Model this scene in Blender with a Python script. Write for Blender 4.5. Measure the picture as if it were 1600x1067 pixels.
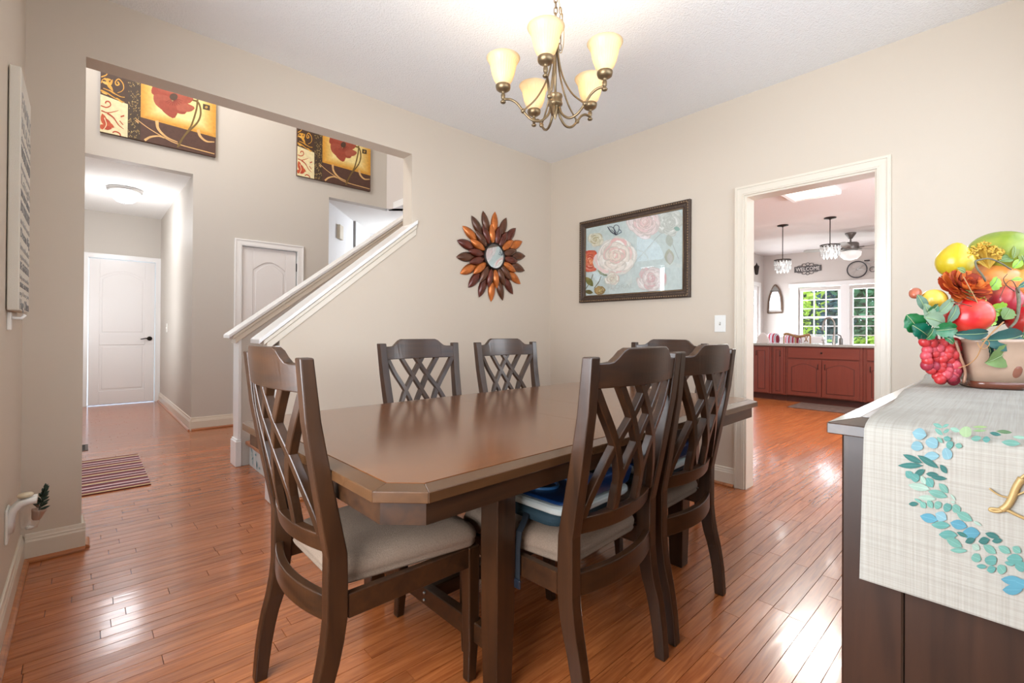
import bpy, bmesh, math, random
from mathutils import Vector, Matrix
random.seed(7)
PI = math.pi
for o in list(bpy.data.objects): bpy.data.objects.remove(o)
sc = bpy.context.scene
COL = sc.collection

# ------------------------------------------------------------------ camera
FPX, YAW, PITCH, ROLL, SY, CH = 727.94, 0.7438, 0.0044, 0.0061, -17.58, 1.0777
Fv = Vector((math.sin(YAW)*math.cos(PITCH), math.cos(YAW)*math.cos(PITCH), math.sin(PITCH)))
R0 = Vector((math.cos(YAW), -math.sin(YAW), 0)); U0 = R0.cross(Fv)
Rv = math.cos(ROLL)*R0 + math.sin(ROLL)*U0; Uv = -math.sin(ROLL)*R0 + math.cos(ROLL)*U0
cd = bpy.data.cameras.new('camera'); cam = bpy.data.objects.new('camera', cd); COL.objects.link(cam)
cd.sensor_width = 36; cd.lens = FPX/1600*36; cd.shift_y = SY/1600; cd.clip_start = 0.02; cd.clip_end = 200
M = Matrix(((Rv.x, Uv.x, -Fv.x, 0), (Rv.y, Uv.y, -Fv.y, 0), (Rv.z, Uv.z, -Fv.z, CH), (0, 0, 0, 1)))
cam.matrix_world = M
sc.camera = cam
def ray(u, w):
    return Fv + Rv*((u-800)/FPX) - Uv*((w-533.5-SY)/FPX)
CO = Vector((0, 0, CH))
def onz(u, w, z): d = ray(u, w); return CO + d*((z-CH)/d.z)
def onx(u, w, x): d = ray(u, w); return CO + d*(x/d.x)
def ony(u, w, y): d = ray(u, w); return CO + d*(y/d.y)
def ond(u, w, dep): return CO + ray(u, w)*dep
def proj(p):
    q = Vector(p)-CO; d = q.dot(Fv)
    if d < .05: return None
    return (800+FPX*q.dot(Rv)/d, 533.5+SY-FPX*q.dot(Uv)/d, d)

# ------------------------------------------------------------------ world, lights, exposure
w = bpy.data.worlds.new('world'); sc.world = w; w.use_nodes = True
bg = w.node_tree.nodes['Background']; bg.inputs[0].default_value = (.62, .80, 1.0, 1); bg.inputs[1].default_value = 2.3
vs = sc.view_settings; vs.view_transform = 'Standard'; vs.look = 'None'; vs.gamma = 1; vs.exposure = 0.42; vs.use_curve_mapping = False
def area(name, loc, direction, sx, sy, power, color=(1, 1, 1), spread=180):
    l = bpy.data.lights.new(name, 'AREA'); l.shape = 'RECTANGLE'; l.size = sx; l.size_y = sy; l.energy = power; l.color = color
    l.spread = math.radians(spread)
    o = bpy.data.objects.new(name, l); COL.objects.link(o); o.location = loc
    o.rotation_euler = Vector(direction).to_track_quat('-Z', 'Z').to_euler(); return o
def point(name, loc, power, color, r=.05):
    l = bpy.data.lights.new(name, 'POINT'); l.energy = power; l.color = color; l.shadow_soft_size = r
    o = bpy.data.objects.new(name, l); COL.objects.link(o); o.location = loc; return o
DAY = (.92, .96, 1.0); WARM = (1.0, .86, .68)
area('dining_window_daylight', (-.55, .95, 1.35), (1, .1, .22), 1.5, 1.6, 86, DAY)
area('rear_fill_light', (1.9, -.75, 1.9), (0, 1, .25), 2.2, 1.2, 20, (.95, .97, 1))  # added fill light from behind the sideboard, through an added opening
area('front_door_daylight', (-.8, 4.6, 1.7), (1, -.15, .12), 1.3, 1.6, 75, (.84, .93, 1))
area('foyer_upper_fill', (-.30, 4.6, 4.1), (1, .25, -.35), 1.6, 1.2, 75, (.97, .97, 1))  # added fill high in the foyer; the wall behind it is solid
area('landing_daylight', (4.4, 6.9, 2.3), (-1, -.1, 0), 1.0, .8, 20, (.92, .96, 1))
area('breakfast_window_daylight', (11.9, 2.2, 1.6), (-1, 0, -.05), 3.2, 1.5, 150, DAY)
area('breakfast_side_daylight', (10.6, 4.2, 1.3), (0, -1, 0), 1.2, 1.8, 60, DAY)
area('kitchen_ceiling_panel_light', (6.2, 1.6, 2.58), (0, 0, -1), .36, .5, 60, (1, .95, .88))
area('kitchen_side_window_daylight', (6.0, -1.15, 1.6), (0, 1, .1), 2.0, 1.4, 85, (.95, .97, 1))
area('corridor_side_fill', (-.33, 7.5, 1.5), (1, .9, .1), 1.0, 1.6, 18, DAY)  # added fill for the corridor wall and end door, no window there
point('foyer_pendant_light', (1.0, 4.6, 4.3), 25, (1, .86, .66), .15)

# ------------------------------------------------------------------ materials
def lin(c):
    if isinstance(c, str): c = tuple(int(c[i:i+2], 16) for i in (0, 2, 4))
    return tuple(((x/255)/12.92 if x/255 <= .04045 else ((x/255+.055)/1.055)**2.4) for x in c[:3])
def newmat(name):
    m = bpy.data.materials.new(name); m.use_nodes = True
    return m, m.node_tree, m.node_tree.nodes['Principled BSDF']
def N(nt, t, **k):
    n = nt.nodes.new(t)
    for a, b in k.items(): setattr(n, a, b)
    return n
def plain(name, c, rough=.5, metal=0, coat=0, spec=.5, noise=0, nscale=30, bump=0, bscale=200, coord='Object', stretch=(1, 1, 1), sheen=0):
    m, nt, b = newmat(name); c = lin(c)
    b.inputs['Base Color'].default_value = (*c, 1); b.inputs['Roughness'].default_value = rough
    b.inputs['Metallic'].default_value = metal; b.inputs['Coat Weight'].default_value = coat; b.inputs['Coat Roughness'].default_value = .12
    b.inputs['Specular IOR Level'].default_value = spec
    if sheen: b.inputs['Sheen Weight'].default_value = sheen
    if noise or bump:
        tc = N(nt, 'ShaderNodeTexCoord'); mp = N(nt, 'ShaderNodeMapping'); mp.inputs['Scale'].default_value = stretch
        nt.links.new(tc.outputs[coord], mp.inputs[0])
    if noise:
        n = N(nt, 'ShaderNodeTexNoise'); n.inputs['Scale'].default_value = nscale; n.inputs['Detail'].default_value = 5
        nt.links.new(mp.outputs[0], n.inputs['Vector'])
        r = N(nt, 'ShaderNodeMapRange'); r.inputs[1].default_value = .3; r.inputs[2].default_value = .7
        r.inputs[3].default_value = 1-noise; r.inputs[4].default_value = 1+noise
        nt.links.new(n.outputs[0], r.inputs[0])
        x = N(nt, 'ShaderNodeVectorMath', operation='SCALE'); x.inputs[0].default_value = c
        nt.links.new(r.outputs[0], x.inputs['Scale']); nt.links.new(x.outputs[0], b.inputs['Base Color'])
    if bump:
        n = N(nt, 'ShaderNodeTexNoise'); n.inputs['Scale'].default_value = bscale; n.inputs['Detail'].default_value = 3
        nt.links.new(mp.outputs[0], n.inputs['Vector'])
        u = N(nt, 'ShaderNodeBump'); u.inputs['Strength'].default_value = bump; u.inputs['Distance'].default_value = .01
        nt.links.new(n.outputs[0], u.inputs['Height']); nt.links.new(u.outputs[0], b.inputs['Normal'])
    return m
def wood(name, dark, light, rough=.3, coat=.4, axis='x', scale=1.0, contrast=1.0):
    m, nt, b = newmat(name)
    tc = N(nt, 'ShaderNodeTexCoord'); mp = N(nt, 'ShaderNodeMapping')
    s = {'x': (1.2, 16, 16), 'y': (16, 1.2, 16), 'z': (16, 16, 1.2)}[axis]; mp.inputs['Scale'].default_value = tuple(v*scale for v in s)
    nt.links.new(tc.outputs['Object'], mp.inputs[0])
    n = N(nt, 'ShaderNodeTexNoise'); n.inputs['Scale'].default_value = 2.2; n.inputs['Detail'].default_value = 6; n.inputs['Distortion'].default_value = .6
    nt.links.new(mp.outputs[0], n.inputs['Vector'])
    cr = N(nt, 'ShaderNodeValToRGB'); cr.color_ramp.elements[0].position = .5-.22/contrast; cr.color_ramp.elements[1].position = .5+.22/contrast
    cr.color_ramp.elements[0].color = (*lin(dark), 1); cr.color_ramp.elements[1].color = (*lin(light), 1)
    nt.links.new(n.outputs[0], cr.inputs[0]); nt.links.new(cr.outputs[0], b.inputs['Base Color'])
    b.inputs['Roughness'].default_value = rough; b.inputs['Coat Weight'].default_value = coat; b.inputs['Coat Roughness'].default_value = .15
    return m
def floorwood():
    m, nt, b = newmat('oak_floor_boards')
    oi = N(nt, 'ShaderNodeObjectInfo'); ge = N(nt, 'ShaderNodeNewGeometry'); tc = N(nt, 'ShaderNodeTexCoord')
    ad = N(nt, 'ShaderNodeMath', operation='ADD'); nt.links.new(oi.outputs['Random'], ad.inputs[0]); nt.links.new(ge.outputs['Random Per Island'], ad.inputs[1])
    fr = N(nt, 'ShaderNodeMath', operation='FRACT'); nt.links.new(ad.outputs[0], fr.inputs[0])
    mu = N(nt, 'ShaderNodeMath', operation='MULTIPLY'); mu.inputs[1].default_value = 37; nt.links.new(fr.outputs[0], mu.inputs[0])
    cb = N(nt, 'ShaderNodeCombineXYZ'); 
    for i in range(3): nt.links.new(mu.outputs[0], cb.inputs[i])
    va = N(nt, 'ShaderNodeVectorMath', operation='ADD'); nt.links.new(tc.outputs['Object'], va.inputs[0]); nt.links.new(cb.outputs[0], va.inputs[1])
    mp = N(nt, 'ShaderNodeMapping'); mp.inputs['Scale'].default_value = (1.6, 22, 10); nt.links.new(va.outputs[0], mp.inputs[0])
    n = N(nt, 'ShaderNodeTexNoise'); n.inputs['Scale'].default_value = 2.4; n.inputs['Detail'].default_value = 7; n.inputs['Distortion'].default_value = 1.2
    nt.links.new(mp.outputs[0], n.inputs['Vector'])
    cr = N(nt, 'ShaderNodeValToRGB'); e = cr.color_ramp.elements
    e[0].position = .30; e[0].color = (*lin((144, 74, 36)), 1); e[1].position = .72; e[1].color = (*lin((190, 112, 60)), 1)
    nt.links.new(n.outputs[0], cr.inputs[0])
    r = N(nt, 'ShaderNodeMapRange'); r.inputs[3].default_value = .86; r.inputs[4].default_value = 1.12; nt.links.new(fr.outputs[0], r.inputs[0])
    x = N(nt, 'ShaderNodeVectorMath', operation='SCALE'); nt.links.new(cr.outputs[0], x.inputs[0]); nt.links.new(r.outputs[0], x.inputs['Scale'])
    nt.links.new(x.outputs[0], b.inputs['Base Color'])
    b.inputs['Roughness'].default_value = .26; b.inputs['Coat Weight'].default_value = .5; b.inputs['Coat Roughness'].default_value = .12
    n2 = N(nt, 'ShaderNodeTexNoise'); n2.inputs['Scale'].default_value = 3.0; mp2 = N(nt, 'ShaderNodeMapping'); mp2.inputs['Scale'].default_value = (1, 5, 1)
    nt.links.new(va.outputs[0], mp2.inputs[0]); nt.links.new(mp2.outputs[0], n2.inputs['Vector'])
    u = N(nt, 'ShaderNodeBump'); u.inputs['Strength'].default_value = .05; u.inputs['Distance'].default_value = .02
    nt.links.new(n2.outputs[0], u.inputs['Height']); nt.links.new(u.outputs[0], b.inputs['Normal']); nt.links.new(u.outputs[0], b.inputs['Coat Normal'])
    return m
def printed(name, rough=.6, coat=0, noise=.05):
    m, nt, b = newmat(name)
    a = N(nt, 'ShaderNodeVertexColor'); a.layer_name = 'Col'
    tc = N(nt, 'ShaderNodeTexCoord'); n = N(nt, 'ShaderNodeTexNoise'); n.inputs['Scale'].default_value = 40; n.inputs['Detail'].default_value = 4
    nt.links.new(tc.outputs['Object'], n.inputs['Vector'])
    r = N(nt, 'ShaderNodeMapRange'); r.inputs[1].default_value = .3; r.inputs[2].default_value = .7; r.inputs[3].default_value = 1-noise*2; r.inputs[4].default_value = 1+noise*2
    nt.links.new(n.outputs[0], r.inputs[0])
    x = N(nt, 'ShaderNodeVectorMath', operation='SCALE'); nt.links.new(a.outputs[0], x.inputs[0]); nt.links.new(r.outputs[0], x.inputs['Scale'])
    nt.links.new(x.outputs[0], b.inputs['Base Color']); b.inputs['Roughness'].default_value = rough; b.inputs['Coat Weight'].default_value = coat
    return m
def emit(name, c, s):
    m, nt, b = newmat(name); b.inputs['Base Color'].default_value = (*lin(c), 1)
    b.inputs['Emission Color'].default_value = (*lin(c), 1); b.inputs['Emission Strength'].default_value = s; return m
def pane(name, tint=(1, 1, 1), gl=.08, rough=0.0):
    m, nt, b = newmat(name); out = nt.nodes['Material Output']; nt.nodes.remove(b)
    t = N(nt, 'ShaderNodeBsdfTransparent'); t.inputs[0].default_value = (*tint, 1); g = N(nt, 'ShaderNodeBsdfGlossy'); g.inputs['Roughness'].default_value = rough
    mx = N(nt, 'ShaderNodeMixShader'); fz = N(nt, 'ShaderNodeFresnel'); fz.inputs['IOR'].default_value = 1.45
    mm = N(nt, 'ShaderNodeMath', operation='ADD'); mm.inputs[1].default_value = gl-.04; gb = N(nt, 'ShaderNodeNewGeometry'); ib = N(nt, 'ShaderNodeMath', operation='SUBTRACT'); ib.inputs[0].default_value = 1; nt.links.new(gb.outputs['Backfacing'], ib.inputs[1]); ml = N(nt, 'ShaderNodeMath', operation='MULTIPLY'); nt.links.new(fz.outputs[0], ml.inputs[0]); nt.links.new(ib.outputs[0], ml.inputs[1]); nt.links.new(ml.outputs[0], mm.inputs[0]); mm.use_clamp = True
    nt.links.new(mm.outputs[0], mx.inputs[0]); nt.links.new(t.outputs[0], mx.inputs[1]); nt.links.new(g.outputs[0], mx.inputs[2]); nt.links.new(mx.outputs[0], out.inputs[0])
    return m
def shademat(name, c, mixt=.55, es=0):
    m, nt, b = newmat(name); out = nt.nodes['Material Output']
    tl = N(nt, 'ShaderNodeBsdfTranslucent'); tl.inputs[0].default_value = (*lin(c), 1)
    b.inputs['Base Color'].default_value = (*lin(c), 1); b.inputs['Roughness'].default_value = .25
    b.inputs['Emission Color'].default_value = (*lin(c), 1); b.inputs['Emission Strength'].default_value = es
    mx = N(nt, 'ShaderNodeMixShader'); mx.inputs[0].default_value = mixt
    nt.links.new(b.outputs[0], mx.inputs[1]); nt.links.new(tl.outputs[0], mx.inputs[2]); nt.links.new(mx.outputs[0], out.inputs[0]); return m
WALL = plain('wall_paint_greige', (210, 196, 179), .62, bump=.05, bscale=350, spec=.3)
WALLF = plain('foyer_paint_grey', (204, 197, 188), .62, bump=.05, bscale=350, spec=.3)
WALLK = plain('kitchen_paint_greige', (206, 198, 192), .62, spec=.3)
CEIL = plain('ceiling_textured_white', (240, 238, 235), .85, bump=.6, bscale=110, spec=.2)
TRIM = plain('trim_white_semi_gloss', (224, 213, 196), .3, coat=.15)
TRIMW = plain('trim_bright_white', (240, 238, 236), .28, coat=.15)
DOORW = plain('door_white_paint', (236, 232, 230), .32, coat=.1)
WHITEP = plain('white_plastic', (238, 236, 230), .3)
OAK = floorwood()
SHOE = wood('oak_shoe_moulding', (150, 84, 44), (196, 122, 70), .3, .4, 'x')
WD = wood('espresso_wood', (38, 21, 9), (62, 36, 17), .36, .15, 'z')
WDX = wood('espresso_wood_long', (38, 21, 9), (64, 37, 17), .36, .15, 'x')
WTOP = wood('table_top_wood', (92, 52, 25), (118, 72, 38), .22, .5, 'x', .8, .6)
WBORD = wood('table_border_wood', (64, 40, 22), (86, 56, 32), .26, .4, 'x', 1, .6)
WSIDE = wood('sideboard_wood', (40, 23, 14), (64, 39, 25), .42, .12, 'z')
WSTOP = wood('sideboard_top_wood', (48, 32, 22), (70, 48, 34), .34, .3, 'x')
GROOVE = plain('dark_seam', (22, 13, 8), .7); SUBF = plain('floor_seam', (96, 50, 26), .7)
FABRIC = plain('seat_fabric_taupe', (142, 121, 104), .95, noise=.12, nscale=260, bump=.5, bscale=600, spec=.1)
BRASS = plain('antique_brass', (134, 114, 86), .38, metal=.85, noise=.1, nscale=20)
BLACKM = plain('dark_bronze', (46, 38, 34), .4, metal=.6)
NICKEL = plain('brushed_nickel', (150, 148, 144), .32, metal=.9)
PRINT = printed('printed_canvas'); PRINTC = printed('printed_cloth', .85, 0, .06)
PRINTG = printed('printed_paper', .7, 0, .03)

# ------------------------------------------------------------------ mesh helpers
class MB:
    def __init__(s): s.v = []; s.f = []; s.mi = []; s.sm = []; s.T = Matrix.Identity(4)
    def add(s, vs, fs, mi=0, smooth=False):
        b = len(s.v); s.v += [tuple(s.T @ Vector(v)) for v in vs]
        s.f += [tuple(b+i for i in f) for f in fs]; s.mi += [mi]*len(fs); s.sm += [smooth]*len(fs)
    def box(s, a, b, mi=0):
        x0, y0, z0 = a; x1, y1, z1 = b
        s.add([(x0,y0,z0),(x1,y0,z0),(x1,y1,z0),(x0,y1,z0),(x0,y0,z1),(x1,y0,z1),(x1,y1,z1),(x0,y1,z1)],
              [(0,3,2,1),(4,5,6,7),(0,1,5,4),(1,2,6,5),(2,3,7,6),(3,0,4,7)], mi)
    def prism(s, pts, ext, mi=0):
        ext = Vector(ext); n = len(pts); P = [Vector(p) for p in pts]
        s.add([tuple(p) for p in P]+[tuple(p+ext) for p in P],
              [tuple(range(n))[::-1], tuple(range(n, 2*n))]+[(i, (i+1) % n, n+(i+1) % n, n+i) for i in range(n)], mi)
    def lathe(s, prof, c=(0, 0, 0), n=24, mi=0, smooth=True, wob=None, capb=False, capt=False):
        vs = []; k = len(prof)
        for i in range(n):
            a = 2*PI*i/n
            for j, (r, z) in enumerate(prof):
                rr = r*(1+(wob(a, j) if wob else 0)); vs.append((c[0]+rr*math.cos(a), c[1]+rr*math.sin(a), c[2]+z))
        fs = [(i*k+j, ((i+1) % n)*k+j, ((i+1) % n)*k+j+1, i*k+j+1) for i in range(n) for j in range(k-1)]
        if capb: fs.append(tuple(i*k for i in range(n))[::-1])
        if capt: fs.append(tuple(i*k+k-1 for i in range(n)))
        s.add(vs, fs, mi, smooth)
    def tube(s, path, r, n=8, mi=0, closed=False, cap=True):
        P = [Vector(p) for p in path]; m = len(P); vs = []; prev = None
        for i, p in enumerate(P):
            a = P[(i-1) % m] if (closed or i > 0) else p; b = P[(i+1) % m] if (closed or i < m-1) else p
            t = (b-a).normalized()
            if prev is None:
                q = Vector((0, 0, 1)) if abs(t.z) < .9 else Vector((1, 0, 0)); u = t.cross(q).normalized()
            else: u = (prev - t*prev.dot(t)).normalized()
            prev = u; v = t.cross(u); rr = r[i] if isinstance(r, (list, tuple)) else r
            for k in range(n):
                an = 2*PI*k/n; vs.append(tuple(p+u*rr*math.cos(an)+v*rr*math.sin(an)))
        fs = []
        for i in range(m if closed else m-1):
            for k in range(n):
                j = (i+1) % m; fs.append((i*n+k, i*n+(k+1) % n, j*n+(k+1) % n, j*n+k))
        if cap and not closed: fs += [tuple(range(n))[::-1], tuple((m-1)*n+k for k in range(n))]
        s.add(vs, fs, mi, True)
    def ball(s, c, r, n=16, m=10, mi=0, sc3=(1, 1, 1), fn=None):
        vs = []; 
        for j in range(m+1):
            th = PI*j/m
            for i in range(n):
                a = 2*PI*i/n; d = Vector((math.sin(th)*math.cos(a), math.sin(th)*math.sin(a), math.cos(th)))
                k = fn(d) if fn else 1
                vs.append((c[0]+r*k*d.x*sc3[0], c[1]+r*k*d.y*sc3[1], c[2]+r*k*d.z*sc3[2]))
        fs = [(j*n+i, j*n+(i+1) % n, (j+1)*n+(i+1) % n, (j+1)*n+i)[::-1] for j in range(m) for i in range(n)]
        s.add(vs, fs, mi, True)
    def loft(s, rings, mi=0, smooth=False, cap=True):
        n = len(rings[0]); vs = [tuple(p) for r in rings for p in r]
        fs = [(i*n+k, i*n+(k+1) % n, (i+1)*n+(k+1) % n, (i+1)*n+k) for i in range(len(rings)-1) for k in range(n)]
        if cap: fs += [tuple(range(n))[::-1], tuple((len(rings)-1)*n+k for k in range(n))]
        s.add(vs, fs, mi, smooth)
    def build(s, name, mats, parent=None, bevel=0, seg=1, loc=None, fix=True):
        me = bpy.data.meshes.new(name); me.from_pydata(s.v, [], s.f)
        if not isinstance(mats, (list, tuple)): mats = [mats]
        for m in mats: me.materials.append(m)
        me.polygons.foreach_set('material_index', s.mi); me.polygons.foreach_set('use_smooth', s.sm)
        if fix:
            bm = bmesh.new(); bm.from_mesh(me); bmesh.ops.recalc_face_normals(bm, faces=bm.faces); bm.to_mesh(me); bm.free()
        me.update()
        o = bpy.data.objects.new(name, me); COL.objects.link(o)
        if parent: o.parent = parent
        if loc: o.location = loc
        if bevel:
            b = o.modifiers.new('bevel', 'BEVEL'); b.width = bevel; b.segments = seg; b.limit_method = 'ANGLE'; b.angle_limit = math.radians(35)
        return o
def tag(o, label, cat=None, group=None, kind=None):
    o['label'] = label
    if cat: o['category'] = cat
    if group: o['group'] = group
    if kind: o['kind'] = kind
    return o
def empty(name, loc=(0, 0, 0), rz=0, label=None, cat=None, group=None, kind=None):
    o = bpy.data.objects.new(name, None); COL.objects.link(o); o.location = loc; o.rotation_euler = (0, 0, rz); o.empty_display_size = .05
    if label: tag(o, label, cat, group, kind)
    return o
def kids(o): return [c for c in bpy.data.objects if c.parent == o]
def copy_tree(o, parent=None):
    c = o.copy(); COL.objects.link(c); c.parent = parent
    for ch in kids(o): copy_tree(ch, c)
    return c
def bez(pts, n=10):
    """Catmull-Rom through points"""
    P = [Vector(p) for p in pts]; P = [P[0]*2-P[1]]+P+[P[-1]*2-P[-2]]; out = []
    for i in range(1, len(P)-2):
        for k in range(n):
            t = k/n; a, b, c, d = P[i-1:i+3]
            out.append(.5*((2*b)+(c-a)*t+(2*a-5*b+4*c-d)*t*t+(3*b-a-3*c+d)*t**3))
    out.append(P[-2]); return out
def paint(name, O, ux, uy, shapes, mat, parent=None, step=.00012, off=.0008):
    """flat print: polygons (list of (a,b)) with colours, in the plane O + a*ux + b*uy; each later shape a hair prouder"""
    O = Vector(O); ux = Vector(ux); uy = Vector(uy); nn = ux.cross(uy).normalized()
    me = bpy.data.meshes.new(name); vs = []; fs = []; cs = []
    for k, (pts, c) in enumerate(shapes):
        b = len(vs); vs += [tuple(O+ux*a+uy*q+nn*(off+step*k)) for a, q in pts]; fs.append(tuple(range(b, b+len(pts)))); cs.append(lin(c))
    me.from_pydata(vs, [], fs); me.materials.append(mat)
    ca = me.color_attributes.new('Col', 'FLOAT_COLOR', 'CORNER')
    for p in me.polygons:
        for li in p.loop_indices: ca.data[li].color = (*cs[p.index], 1)
    o = bpy.data.objects.new(name, me); COL.objects.link(o)
    if parent: o.parent = parent
    return o
def ell(cx, cy, rx, ry, rot=0, n=16, wob=0, seed=0):
    rn = random.Random(seed); c, s = math.cos(rot), math.sin(rot); out = []
    ph = rn.random()*6; 
    for i in range(n):
        a = 2*PI*i/n; k = 1+wob*math.sin(3*a+ph)+wob*.6*math.sin(5*a+ph*2); x = rx*k*math.cos(a); y = ry*k*math.sin(a)
        out.append((cx+c*x-s*y, cy+s*x+c*y))
    return out
def leafp(cx, cy, ln, wd, rot, n=6):
    """pointed leaf outline centred on cx, cy"""
    c, s = math.cos(rot), math.sin(rot); up = []; dn = []
    for i in range(n+1):
        t = i/n; x = (t-.5)*ln; y = wd/2*math.sin(PI*t)**.8; up.append((x, y)); dn.append((x, -y))
    pts = up+dn[::-1][1:-1]; return [(cx+c*x-s*y, cy+s*x+c*y) for x, y in pts]
def stroke(pts, wd, n=6):
    """thick curved line polygon in 2D"""
    P = [Vector((*p, 0)) for p in pts]; P = bez(P, n); L = []; Rr = []
    m = len(P)
    for i, p in enumerate(P):
        t = (P[min(i+1, m-1)]-P[max(i-1, 0)]).normalized(); q = Vector((-t.y, t.x, 0))
        wv = (wd[0]+(wd[1]-wd[0])*i/(m-1) if isinstance(wd, tuple) else wd)/2
        L.append((p.x+q.x*wv, p.y+q.y*wv)); Rr.append((p.x-q.x*wv, p.y-q.y*wv))
    return L+Rr[::-1]
def shift(pts, dx, dy): return [(a+dx, b+dy) for a, b in pts]

# ------------------------------------------------------------------ the rooms
YA, XB, XC, YD, H = 3.113, 3.378, -.207, -.29, 2.74
YA2, XB2 = 3.243, 3.498
# wall_back : wall with the wide foyer opening and the sloped knee wall
mb = MB()
outl = [(XC, 0), (0, 0), (0, 2.424), (1.824, 2.424), (1.824, 1.83), (.90, 1.02), (.90, 0), (XB2, 0), (XB2, H), (XC, H)]
mb.prism([(x, YA, z) for x, z in outl], (0, YA2-YA, 0))
tag(mb.build('wall_back', WALL), 'beige dining room wall with wide opening to the foyer', kind='structure')
mb = MB(); mb.box((-.35, YA+.01, H), (4.3, YA2, 5.4)); tag(mb.build('wall_foyer_upper', WALLF), 'upper foyer wall above the dining room opening', kind='structure')
# wall_right with kitchen doorway
DY0, DY1, DZ = .553, 1.285, 2.036
mb = MB()
mb.prism([(XB, y, z) for y, z in [(YD, 0), (DY0, 0), (DY0, DZ), (DY1, DZ), (DY1, 0), (YA, 0), (YA, H), (YD, H)]], (XB2-XB, 0, 0))
tag(mb.build('wall_right', WALL), 'beige dining room wall with the cased kitchen doorway', kind='structure')
# wall_left with window beside the camera
mb = MB()
mb.box((-.347, YD-.13, 0), (XC, .15, H)); mb.box((-.347, .15, 0), (XC, 1.75, .55)); mb.box((-.347, .15, 2.25), (XC, 1.75, H)); mb.box((-.347, 1.75, 0), (XC, YA2, H))
tag(mb.build('wall_left', WALL), 'beige dining room wall at the far left', kind='structure')
mb = MB()
mb.box((XC, YD-.13, 0), (.75, YD, H)); mb.box((.75, YD-.13, 0), (3.05, YD, 1.0)); mb.box((.75, YD-.13, 2.35), (3.05, YD, H)); mb.box((3.05, YD-.13, 0), (XB2, YD, H))
tag(mb.build('wall_front', WALL), 'beige dining room wall behind the sideboard', kind='structure')
GLASS = pane('window_glass')
def window(name, org, ux, wdt, z0, z1, nx, nz, label, dep=.06, mull=True):
    """simple window frame in plane through org along ux (unit), glass in the middle"""
    org = Vector(org); ux = Vector(ux); n = Vector((-ux.y, ux.x, 0))
    e = empty(name); tag(e, label, kind='structure')
    def bar(a0, a1, b0, b1, t0=-dep/2, t1=dep/2, nm='window_frame'):
        m = MB(); P = [org+ux*a0+n*t0, org+ux*a1+n*t0, org+ux*a1+n*t1, org+ux*a0+n*t1]
        m.prism([(p.x, p.y, b0) for p in P], (0, 0, b1-b0)); return m
    m = MB()
    for a in ((0, wdt, z0, z0+.05), (0, wdt, z1-.05, z1), (0, .05, z0+.05, z1-.05), (wdt-.05, wdt, z0+.05, z1-.05)):
        t = bar(*a); m.add(t.v, t.f)
    m.build('window_frame', TRIMW, e)
    for i in range(1, nx):
        bar(.05+(wdt-.1)*i/nx-.009, .05+(wdt-.1)*i/nx+.009, z0+.05, z1-.05, -.012, .012).build('muntin', TRIMW, e)
    for j in range(1, nz):
        hh = .009 if j != nz//2 or not mull else .022
        zz = z0+.05+(z1-z0-.1)*j/nz; bar(.05, wdt-.05, zz-hh, zz+hh, -.014, .014).build('muntin', TRIMW, e)
    bar(.05, wdt-.05, z0+.05, z1-.05, -.002, .002).build('pane', GLASS, e)
    return e
window('window_left', (-.28, 1.75, 0), (0, -1, 0), 1.6, .55, 2.25, 4, 4, 'dining room window beside the camera')
window('window_added_fill', (.75, YD-.065, 0), (1, 0, 0), 2.3, 1.0, 2.35, 6, 4, 'added window above the sideboard, letting in fill light')  # unseen window added so fill light can enter from the rear wall
# ceilings
mb = MB(); mb.box((XC, YD, H), (XB, YA, H+.1)); tag(mb.build('ceiling', CEIL), 'white textured dining room ceiling', kind='structure')
mb = MB(); mb.box((-.5, YA2, 5.4), (4.4, 6.2, 5.5)); tag(mb.build('ceiling_foyer', CEIL), 'high foyer ceiling', kind='structure')
mb = MB(); mb.box((-.5, 6.15, 2.764), (.99, 9.0, 2.86)); tag(mb.build('ceiling_corridor', CEIL), 'low textured ceiling of the corridor beyond the foyer', kind='structure')
mb = MB(); mb.box((XB2, -1.2, H), (8.8, 4.1, H+.22)); mb.box((8.8, -1.2, 2.87), (11.75, 4.1, 2.96)); tag(mb.build('ceiling_kitchen', plain('kitchen_ceiling', (226, 220, 218), .85, bump=.4, bscale=90)), 'white kitchen ceiling stepping up over the breakfast area', kind='structure')
mb = MB(); mb.box((2.2, 6.15, 2.81), (5.6, 8.2, 2.9)); tag(mb.build('ceiling_landing', CEIL), 'white ceiling of the room beyond the stairs', kind='structure')
# foyer shell
FY = 6.03
mb = MB()   # wall with corridor opening on the left, closet door, opening on the right
mb.prism([(x, FY, z) for x, z in [(.861, 0), (1.33, 0), (1.33, 2.055), (1.935, 2.055), (1.935, 0), (2.322, 0), (2.322, 2.81), (3.132, 2.81), (3.132, 5.4), (-.35, 5.4), (-.35, 2.764), (.861, 2.764)]], (0, .12, 0))
tag(mb.build('wall_foyer_back', WALLF), 'tall foyer wall carrying the two canvases', kind='structure')
mb = MB(); mb.prism([(3.132, 6.03, 2.81), (4.3, 4.955, 2.81), (4.38, 5.04, 2.81), (3.21, 6.12, 2.81)], (0, 0, 2.59)); tag(mb.build('wall_foyer_angled', WALLK), 'pale angled foyer wall above the opening', kind='structure')
mb = MB(); mb.box((4.3, YA2, 0), (4.4, 4.97, 5.4)); tag(mb.build('wall_foyer_right', WALLF), 'foyer wall at the top of the stairs', kind='structure')
mb = MB(); mb.box((.861, 6.15, 0), (.98, 8.97, 2.764)); tag(mb.build('wall_corridor_right', WALLF), 'corridor wall beyond the foyer', kind='structure')
mb = MB(); mb.box((-.47, FY, 0), (-.35, 8.97, 2.764)); tag(mb.build('wall_corridor_left', WALLF), 'left wall of the corridor', kind='structure')
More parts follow.
